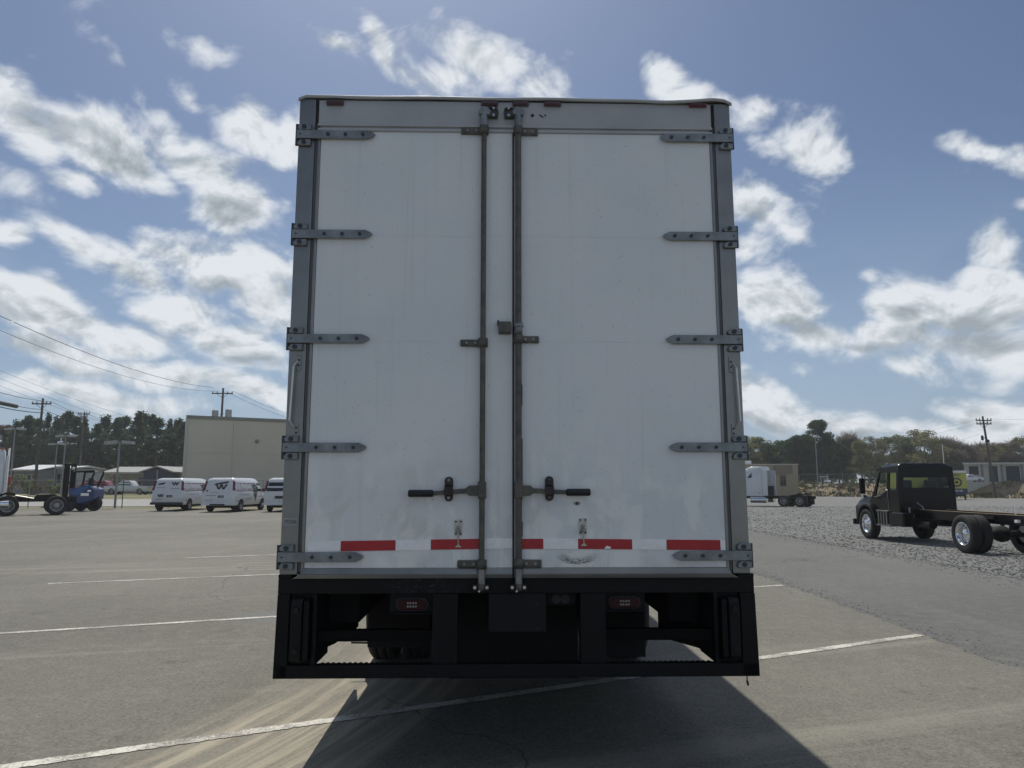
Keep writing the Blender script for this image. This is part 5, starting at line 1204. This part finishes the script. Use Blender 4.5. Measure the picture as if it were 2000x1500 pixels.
def pine_meshes(seed, H=12.0, m=None, low=.42, rad=1.9, nc=34):
    rnd = random.Random(seed); tr = MB(); cl = []
    lean = rnd.uniform(-.25, .25); tr.tube((0,0,-.6), (lean*.5, 0, H*.5), .17, .13, 8); tr.tube((lean*.5,0,H*.5), (lean, 0, H*.95), .13, .03, 8)
    for i in range(nc):
        t = low + (1-low) * (i + rnd.random()) / nc; z = H * t; env = math.sin(min(1, (t-low)/(1-low)*1.05 + .12) * math.pi) ** .55
        ang = rnd.uniform(0, 6.28); rr = rad * env * rnd.uniform(.35, 1.0); p = Vector((lean*t + rr*math.cos(ang), rr*math.sin(ang), z + rnd.uniform(-.2,.4)))
        tr.tube((lean*t, 0, z-.4), tuple(p), .045, .015, 4, caps=False); cl.append((p, rnd.uniform(.42, .85) * rad/1.9))
    cl.append((Vector((lean, 0, H*.97)), .55))
    return tr.mesh('trunk', M_BARK), leafcloud(rnd, cl, .27, 230, m or M_PINE)
def broad_meshes(seed, H, m, size=.26, per=120, spread=.33, low=.22, nc=46, elong=1.2, cr=(.5, 1.1)):
    rnd = random.Random(seed); tr = MB(); cl = []; W = H * spread
    tr.tube((0,0,-.6), (0, 0, H*.35), .2, .15, 8)
    for i in range(9):
        a = i*2.4 + rnd.uniform(-.4,.4); z0 = H * rnd.uniform(.2, .45); e = Vector((math.cos(a)*W*rnd.uniform(.4,.9), math.sin(a)*W*rnd.uniform(.4,.9), H*rnd.uniform(.55,.95)))
        mid = Vector((e.x*.45, e.y*.45, z0 + (e.z-z0)*.55)); tr.tube((0,0,z0), tuple(mid), .09, .055, 6, caps=False); tr.tube(tuple(mid), tuple(e), .055, .015, 5, caps=False)
        for k in range(4):
            q = mid.lerp(e, rnd.random()); q2 = q + Vector((rnd.uniform(-1,1), rnd.uniform(-1,1), rnd.uniform(.2,1.2))) * H*.09; tr.tube(tuple(q), tuple(q2), .022, .008, 4, caps=False)
    for i in range(nc):
        t = low + (1-low) * rnd.random() ** .8; env = math.sin(min(1, max(.08, (t-low)/(1-low)*.9+.1)) * math.pi) ** .5; a = rnd.uniform(0, 6.28); rr = W * env * rnd.uniform(.2, 1.0)
        cl.append((Vector((rr*math.cos(a), rr*math.sin(a), H*(t*.93+.02))), rnd.uniform(*cr)))
    return tr.mesh('trunk', M_BARK), leafcloud(rnd, cl, size, per, m, elong)
KIND = {
 'pine': [pine_meshes(11), pine_meshes(12, rad=2.2), pine_meshes(13, low=.5, rad=2.0, nc=28), pine_meshes(14, low=.35, rad=1.7, nc=40)],
 'ever': [broad_meshes(21, 12, M_EVER, .25, 260, .22, .04, 60, 1.0), broad_meshes(22, 12, M_EVER, .25, 260, .19, .04, 56, 1.0)],
 'bigpine': [broad_meshes(25, 15, M_EVER, .27, 240, .27, .10, 85, 1.0, (.6, 1.2))],
 'spring': [broad_meshes(31, 11, M_SPRING, .24, 105), broad_meshes(32, 11, M_SPRING, .24, 95)],
 'olive': [broad_meshes(41, 11, M_OLIVE, .24, 130), broad_meshes(42, 11, M_OLIVE, .24, 110)],
 'bare': [broad_meshes(51, 10, M_TWIG, .55, 95, .36, .25, 46, 6.0), broad_meshes(52, 10, M_TWIG, .55, 85, .36, .25, 46, 6.0)],
 'rust': [broad_meshes(61, 10, M_RUST, .4, 100, .34, .2, 46, 3.0)],
}
KH = dict(pine=12.2, ever=12, bigpine=15, spring=11, olive=11, bare=10, rust=10)
LBL = dict(pine='tall dark pine with a bare trunk in the grove behind the left houses', ever='dark evergreen in the tree line beyond the gravel yard', bigpine='', spring='yellow green spring tree in the tree line', olive='olive green tree in the tree line', bare='leafless grey brown tree in the tree line', rust='reddish brown budding tree in the tree line')
NM = dict(pine='pine_tree', ever='evergreen_tree', bigpine='pine_tree', spring='leafy_tree', olive='leafy_tree', bare='bare_tree', rust='budding_tree')
TREES = []
def tree(kind, px, top, Y, v=0, wide=1.0, label=None, grp=None):
    x = far_xy(px, Y); g = land(x, Y); H = at(px, top, Y)[1] - g
    tm, cm = KIND[kind][v % len(KIND[kind])]; s = H / KH[kind]
    e = empty(NM[kind], (x, Y, g), random.Random(px*7+v).uniform(0, 6.28)); e.scale = (s*wide, s*wide, s)
    for nm, me in (('trunk', tm), ('crown', cm)):
        o = bpy.data.objects.new(nm, me); col.objects.link(o); o.parent = e
    side = 'left grove behind the low houses' if px < 700 else 'tree line right of the box truck'
    tag(e, label or (LBL[kind] if px < 700 or kind != 'pine' else 'tall pine in the tree line'), 'tree', (grp or NM[kind].replace('_', ' ') + 's in the ' + side)); TREES.append((px, kind, e)); return e
for i, (px, top) in enumerate([(22,824),(45,814),(62,816),(86,812),(103,818),(122,806),(140,812),(158,822),(196,815),(222,818),(238,812),(258,810),(272,809),(288,812),(302,815),(322,824),(340,822),(354,826),(182,826),(10,836)]):
    tree('pine', px, top, 118 + (i * 37 % 11) * 1.4, i, 1.0 + (i % 3) * .12)
for i, (px, top, k) in enumerate([(2,832,'rust'),(175,862,'ever'),(205,845,'olive'),(60,868,'ever'),(110,870,'ever'),(250,868,'ever'),(290,872,'olive'),(330,870,'ever'),(30,874,'rust'),(148,868,'ever'),(190,878,'ever'),(350,860,'ever'),(272,880,'ever'),(310,885,'ever'),(85,880,'ever')]):
    e = tree(k, px, top, 128 + (i % 4) * 2, i, 1.5)
    _x = {'rust': 'reddish brown budding tree at the left edge of the grove', 'ever': 'low dark evergreen filling the gaps under the left pines', 'olive': 'olive green tree between the left pines'}[k]
RT = [(1455,862,'olive'),(1470,850,'spring'),(1486,852,'olive'),(1502,864,'ever'),(1517,868,'ever'),(1530,858,'ever'),(1545,856,'ever'),(1560,848,'ever'),(1575,845,'ever'),(1607,818,'bigpine'),(1590,850,'ever'),(1640,862,'ever'),
      (1655,848,'bare'),(1668,858,'bare'),(1685,860,'olive'),(1703,849,'spring'),(1722,856,'spring'),(1740,850,'olive'),(1757,848,'spring'),(1775,853,'ever'),(1795,838,'spring'),(1812,838,'spring'),(1830,856,'olive'),(1850,858,'bare'),(1872,858,'bare'),
      (1893,872,'bare'),(1908,878,'olive'),(1925,868,'bare'),(1942,864,'spring'),(1960,866,'bare'),(1978,862,'bare'),(1996,852,'olive'),(2015,850,'spring'),(1765,878,'ever'),(1690,880,'olive'),(1625,880,'ever'),(1545,882,'ever'),(1720,884,'ever'),(1800,880,'olive'),(1840,882,'bare'),(1880,885,'bare'),(1950,885,'bare'),(1990,885,'bare'),(1430,855,'olive'),(1480,885,'ever'),(1580,885,'ever'),(1655,885,'ever')]
for i, (px, top, k) in enumerate(RT):
    lab = 'tallest dark pine rising above the tree line right of the box truck' if k == 'bigpine' else LBL[k]
    tree(k, px, top, 138 + (i * 29 % 7) * 1.8 + (8 if top > 876 else 0), i, 1.12 if k != 'ever' else 1.5, label=lab)
ORD = 'first second third fourth fifth sixth seventh eighth ninth tenth eleventh twelfth thirteenth fourteenth fifteenth sixteenth seventeenth eighteenth nineteenth twentieth twenty-first twenty-second'.split()
SHORT = {'pine': 'tall dark bare-trunked pine', 'ever': 'dark evergreen', 'spring': 'yellow green spring tree', 'olive': 'olive green tree', 'bare': 'leafless grey brown tree', 'rust': 'reddish brown budding tree'}
def name_trees():
    for side in (0, 1):
        for k in SHORT:
            lst = sorted([t for t in TREES if t[1] == k and (t[0] > 700) == bool(side)], key=lambda t: t[0])
            for i, t in enumerate(lst):
                if side: t[2]['label'] = ORD[i] + ' ' + SHORT[k] + ' counted away from the box truck along the right tree line'
                else: t[2]['label'] = ORD[i] + ' ' + SHORT[k] + ' from the left edge in the grove behind the low houses'
name_trees()
# far wood that closes the gaps, and trees beyond the box truck
def wood():
    rnd = random.Random(5); cl = []
    for (x0, x1, Y, h) in ((-125, 10, 150, 8.5), (5, 150, 160, 8.5)):
        for _ in range(400):
            x = rnd.uniform(x0, x1); cl.append((Vector((x, Y + rnd.uniform(0, 9), rnd.uniform(.5, h))), rnd.uniform(.9, 1.8)))
    me = leafcloud(rnd, cl, .6, 42, M_OLIVE); o = bpy.data.objects.new('woods', me); me.name = 'woods'; col.objects.link(o); o['kind'] = 'stuff'
wood()
def brush():
    rnd = random.Random(9)
    for i, (px, top, Y) in enumerate([(60,930,84),(75,934,86),(110,934,84),(235,926,92),(222,932,93),(18,932,80),(1575,938,104),(1640,936,105),(1665,934,106),(1865,925,99)]):
        x = far_xy(px, Y); g = land(x, Y); H = max(.8, at(px, top, Y)[1]-g); cl = [(Vector((rnd.uniform(-.9,.9), rnd.uniform(-.6,.6), rnd.uniform(.2, H))), rnd.uniform(.3, .5)) for _ in range(12)]
        t = MB()
        for k in range(9): a = rnd.uniform(0, 6.28); t.tube((0,0,-.1), (math.cos(a)*.7, math.sin(a)*.7, H*rnd.uniform(.6,1)), .02, .006, 4, caps=False)
        e = empty('shrub', (x, Y, g)); o = t.build('stem', M_BARK, e); m2 = leafcloud(rnd, cl, .35, 110, M_TWIG if i % 2 else M_OLIVE, 2.5); c = bpy.data.objects.new('foliage', m2); m2.name = 'foliage'; col.objects.link(c); c.parent = e
        tag(e, ('bare brown shrub' if i % 2 else 'olive green shrub') + ', ' + ('second', 'third', 'fourth', 'last', 'fifth', 'first', 'first', 'second', 'third', 'last')[i] + ' from the left' + (' by the houses across the street' if px < 700 else ' on the bank below the tree line'), 'shrub', 'shrubs across the street' if px < 700 else 'shrubs on the bank')
brush()

# ------------------------------------------------------------------ poles, wires, lamps, fences
M_POLE = mat('weathered_pole', (.085,.075,.065), .9, var=.2, vscale=5); M_LPOLE = mat('grey_lamp_pole', (.25,.26,.27), .6, .2)
M_WIRE = mat('black_wire', (.03,.032,.035), .7)
PTS = {}
def utility(px, top, Y, label, arms, thick=.15, trans=None, lean=0, base=None, rz=0):
    x, zt = at(px, top, Y); g = land(x, Y); H = zt - g
    T = tag(empty('utility_pole', (x, Y, g), rz), label, 'utility pole')
    MB().tube((-lean, 0, -.5), (0, 0, H), thick*1.2, thick*.75, 10).build('pole', M_POLE, T)
    for (dz, w) in arms:
        A = MB().box(-w/2, w/2, -thick-.06, -thick+.06, H-dz-.07, H-dz+.07).tube((-w*.3, -thick, H-dz), (0, -thick*.5, H-dz-.6), .03, n=5).tube((w*.3, -thick, H-dz), (0, -thick*.5, H-dz-.6), .03, n=5).build('crossarm', M_POLE, T)
        m = MB()
        for q in (-.47, -.25, .25, .47): m.lathe([(.001, 0), (.07, .02), (.05, .1), (.08, .16), (.001, .24)], (q*w, -thick, H-dz+.07), 'Z', 8)
        m.build('insulator', mat('insulator', (.12,.12,.13), .3), A)
    if trans:
        for (dx, dz, r, h, mt) in trans:
            MB().lathe([(.001, -h/2), (r*.9, -h/2), (r, -h/2+.05), (r, h/2-.08), (r*.8, h/2), (.001, h/2+.04)], (dx, -.1, H-dz), 'Z', 14).tube((dx*.4, -.1, H-dz), (0, 0, H-dz), .05, n=5).build('transformer', mt, T)
    return T, Vector((x, Y, zt))
TG = mat('transformer_grey', (.34,.35,.36), .5)
u1, p1 = utility(436, 758, 96, 'utility pole with twin grey transformers rising behind the tan hall', [(.75, 2.8)], .17, [(-.85, 3.6, .42, 1.2, TG), (.95, 3.5, .42, 1.2, TG)])
u2, p2 = utility(84, 778, 82, 'dark utility pole with one crossarm in front of the left pines', [(.65, 2.2)], .15)
u3, p3 = utility(165, 804, 104, 'slim utility pole between the two lamp posts and the pine grove', [(.35, 1.7), (.8, 1.1)], .12)
u4, p4 = utility(1919, 813, 92, 'leaning utility pole with two crossarms beside the storage building', [(.55, 2.0), (1.0, 1.9)], .15, [(-.35, 2.8, .15, .6, M_UNDER), (.32, 3.2, .2, .35, M_UNDER)], lean=-.75)
def wire(a, b, sag, r, label, mats=M_WIRE, n=26):
    a = Vector(a); b = Vector(b); pts = []
    for i in range(n+1): t = i/n; p = a.lerp(b, t); p.z -= sag*4*t*(1-t); pts.append(p)
    m = MB()
    for q, p in zip(pts[:-1], pts[1:]): m.tube(q, p, r, n=5, caps=False)
    o = m.build('power_line', mats, None, fix=False); tag(o, label, 'power line', 'power lines over the left side'); return o
def P3(px, py, Y): x, z = at(px, py, Y); return (x, Y, z)
wire(P3(-120, 560, 40), P3(418, 757, 95.8), 1.1, .022, 'uppermost power line sweeping down to the left arm of the pole behind the hall')
wire(P3(-120, 592, 40), P3(424, 764, 95.8), 1.3, .016, 'second power line from the top running to the pole behind the hall')
wire(P3(456, 764, 95.8), P3(640, 828, 140), .6, .018, 'upper power line descending right from the pole behind the hall')
wire(P3(448, 768, 95.8), P3(640, 838, 140), .6, .018, 'lower power line descending right from the pole behind the hall')
wire(P3(-120, 672, 60), P3(420, 850, 110), 1.2, .012, 'faint thin power line above the pines, upper of three')
wire(P3(-120, 688, 60), P3(400, 856, 110), 1.2, .012, 'faint thin power line above the pines, middle of three')
wire(P3(-120, 702, 60), P3(380, 862, 110), 1.2, .012, 'faint thin power line above the pines, lowest of three')
wire(P3(-120, 726, 50), P3(102, 785, 82), .4, .026, 'dark power line reaching the right end of the dark pole crossarm')
wire(P3(102, 785, 82), P3(178, 811, 104), .3, .022, 'power line between the dark pole and the slim pole')
wire(P3(178, 811, 104), P3(420, 905, 150), .8, .02, 'power line running from the slim pole into the pine tops')
wire(P3(-120, 745, 50), P3(86, 800, 82), .4, .028, 'cable hung just below the crossarm of the dark pole')
wire(P3(86, 800, 82), P3(168, 822, 104), .3, .024, 'cable hung between the two poles under their crossarms')
wire(P3(-120, 757, 46), P3(86, 806, 82), .4, .045, 'thick black telephone cable with a splice case at the left edge')
sa = Vector(P3(-6, 785.5, 57)); sb = Vector(P3(32, 793.5, 60.5)); sp_ = MB().tube(tuple(sa), tuple(sb), .17, n=12).build('splice_case', mat('splice_black', (.02,.02,.022), .5), None, bevel=.04)
tag(sp_, 'fat black splice case hanging on the cable at the left edge', 'splice case')
for k, (dz0, dz1) in enumerate(((0, 6), (7, 12), (30, 34))):
    o = wire(P3(1919 - 6, 818 + dz0, 91.8), P3(1700, 838 + dz1 + k*6, 130), .8, .010, ('top', 'middle', 'lowest')[k] + ' thin line running left from the leaning pole'); o['group'] = 'power lines over the right side'
o = wire(P3(1925, 816, 91.8), P3(2100, 800, 60), .5, .010, 'thin line running right from the leaning pole out of view'); o['group'] = 'power lines over the right side'

def lamp(px, top, bot, Y, label, double=True):
    x, zt = at(px, top, Y); g = land(x, Y) if Y > 56 else 0; H = zt - g
    T = tag(empty('lamp_post', (x, Y, g)), label, 'lamp post'); MB().tube((0,0,0), (0,0,H-.05), .085, .055, 10).build('pole', M_LPOLE, T)
    if double:
        A = MB().box(-.75, .75, -.04, .04, H-.08, H).build('arm', M_LPOLE, T)
        for s in (-1, 1): MB().prism([(s*.25, H-.17), (s*1.0, H-.22), (s*1.02, H-.03), (s*.25, H+.05)], 'Y', -.22, .22).build('lamp_head', mat('lamp_head', (.33,.34,.35), .5), T, bevel=.02)
    else:
        MB().lathe([(.001, .20), (.22, .16), (.34, 0), (.30, -.14), (.001, -.16)], (0, 0, H-.1), 'Z', 16).build('lamp_head', mat('lamp_head', (.33,.34,.35), .5), T)
        MB().box(.12, .3, -.1, .1, H-1.0, H-.8).build('camera_box', M_TRIM, T)
lamp(234, 862, 990, 51.5, 'grey lamp post standing at the chain link fence'); lamp(129, 850, 925, 76, 'taller grey lamp post just left of the forklift'); lamp(112, 866, 925, 88, 'shorter far lamp post behind the forklift'); lamp(30, 836, 925, 72, 'grey lamp post above the semi truck cab at the left edge')
lamp(1592, 852, 945, 104, 'single lamp post with a round head before the dark evergreens', False)

def chain_fence(label, pts, h, step, name='chain_link_fence', gate=False):
    T = tag(empty(name, (0, 0, 0)), label, 'fence'); acc = []
    for a, b in zip(pts[:-1], pts[1:]):
        a = Vector(a); b = Vector(b); n = max(1, int((b-a).length / step))
        for i in range(n+1):
            p = a.lerp(b, i/n); MB().tube((p.x, p.y, p.z-.2), (p.x, p.y, p.z+h), .035, n=6).build('post', M_LPOLE, T)
        MB().tube((a.x, a.y, a.z+h-.03), (b.x, b.y, b.z+h-.03), .022, n=5).build('top_rail', M_LPOLE, T)
        m = MB(); L_ = (b-a).length; d = (b-a).normalized(); k = int(L_/.28)
        for i in range(k):
            for sgn in (0, 1):
                p0 = a + d*(i*.28 + (0 if sgn else h*.9)); p1 = a + d*(i*.28 + (h*.9 if sgn else 0))
                if (p1-a).length > L_ or (p0-a).length > L_: continue
                m.tube((p0.x, p0.y, a.z+.03), (p1.x, p1.y, a.z+h-.05), .0035, n=3, caps=False)
        o = m.build('wire_mesh', M_LPOLE, T, fix=False); o['kind'] = 'stuff'
xa = ground(292, 989)[0]
chain_fence('chain link fence between the parking lot and the street', [(-75, 52, 0), (xa, 52, 0), (2, 52.5, 0)], 2.0, 3.15)
chain_fence('dark chain link fence on the crest under the evergreens', [(far_xy(1562, 107), 107, 1.55), (far_xy(1690, 104), 104, 1.6)], 1.7, 2.4)
def gate_frame():
    x = far_xy(1604, 105); T = tag(empty('gate_frame', (x, 105, 1.55)), 'open metal pipe frame beside the lamp post on the bank', 'gate')
    MB().tube((0,0,0), (0,0,1.3), .05, n=6).build('post', M_TRIM, T); MB().tube((1.0,0,0), (1.0,0,1.6), .05, n=6).build('post', M_TRIM, T); MB().tube((0,0,1.28), (1.0,0,1.35), .05, n=6).build('top_bar', M_TRIM, T)
gate_frame()
def antenna():
    x = far_xy(1907, 99); T = tag(MB().tube((0,0,0), (0,0,5.0), .07, .05, 8).build('flag_mast', M_ROOFW, None), 'thin white mast behind the roof of the storage building', 'mast'); T.location = (x, 106, at(1907, 948, 106)[1] + 1.0); T.scale.z = 1.0
antenna()

# ------------------------------------------------------------------ thin spring haze over the whole place
def haze():
    m = bpy.data.materials.new('haze_air'); m.use_nodes = True; nt = m.node_tree; nt.nodes.clear()
    v = nt.nodes.new('ShaderNodeVolumePrincipled'); v.inputs['Color'].default_value = (.90, .94, 1.0, 1); v.inputs['Density'].default_value = HAZE; v.inputs['Anisotropy'].default_value = .2
    o = nt.nodes.new('ShaderNodeOutputMaterial'); nt.links.new(v.outputs[0], o.inputs['Volume'])
    b = MB().box(-705, 705, -305, 1305, -1.1, 22).build('haze', m, None); b['kind'] = 'stuff'
HAZE = .0005
haze()
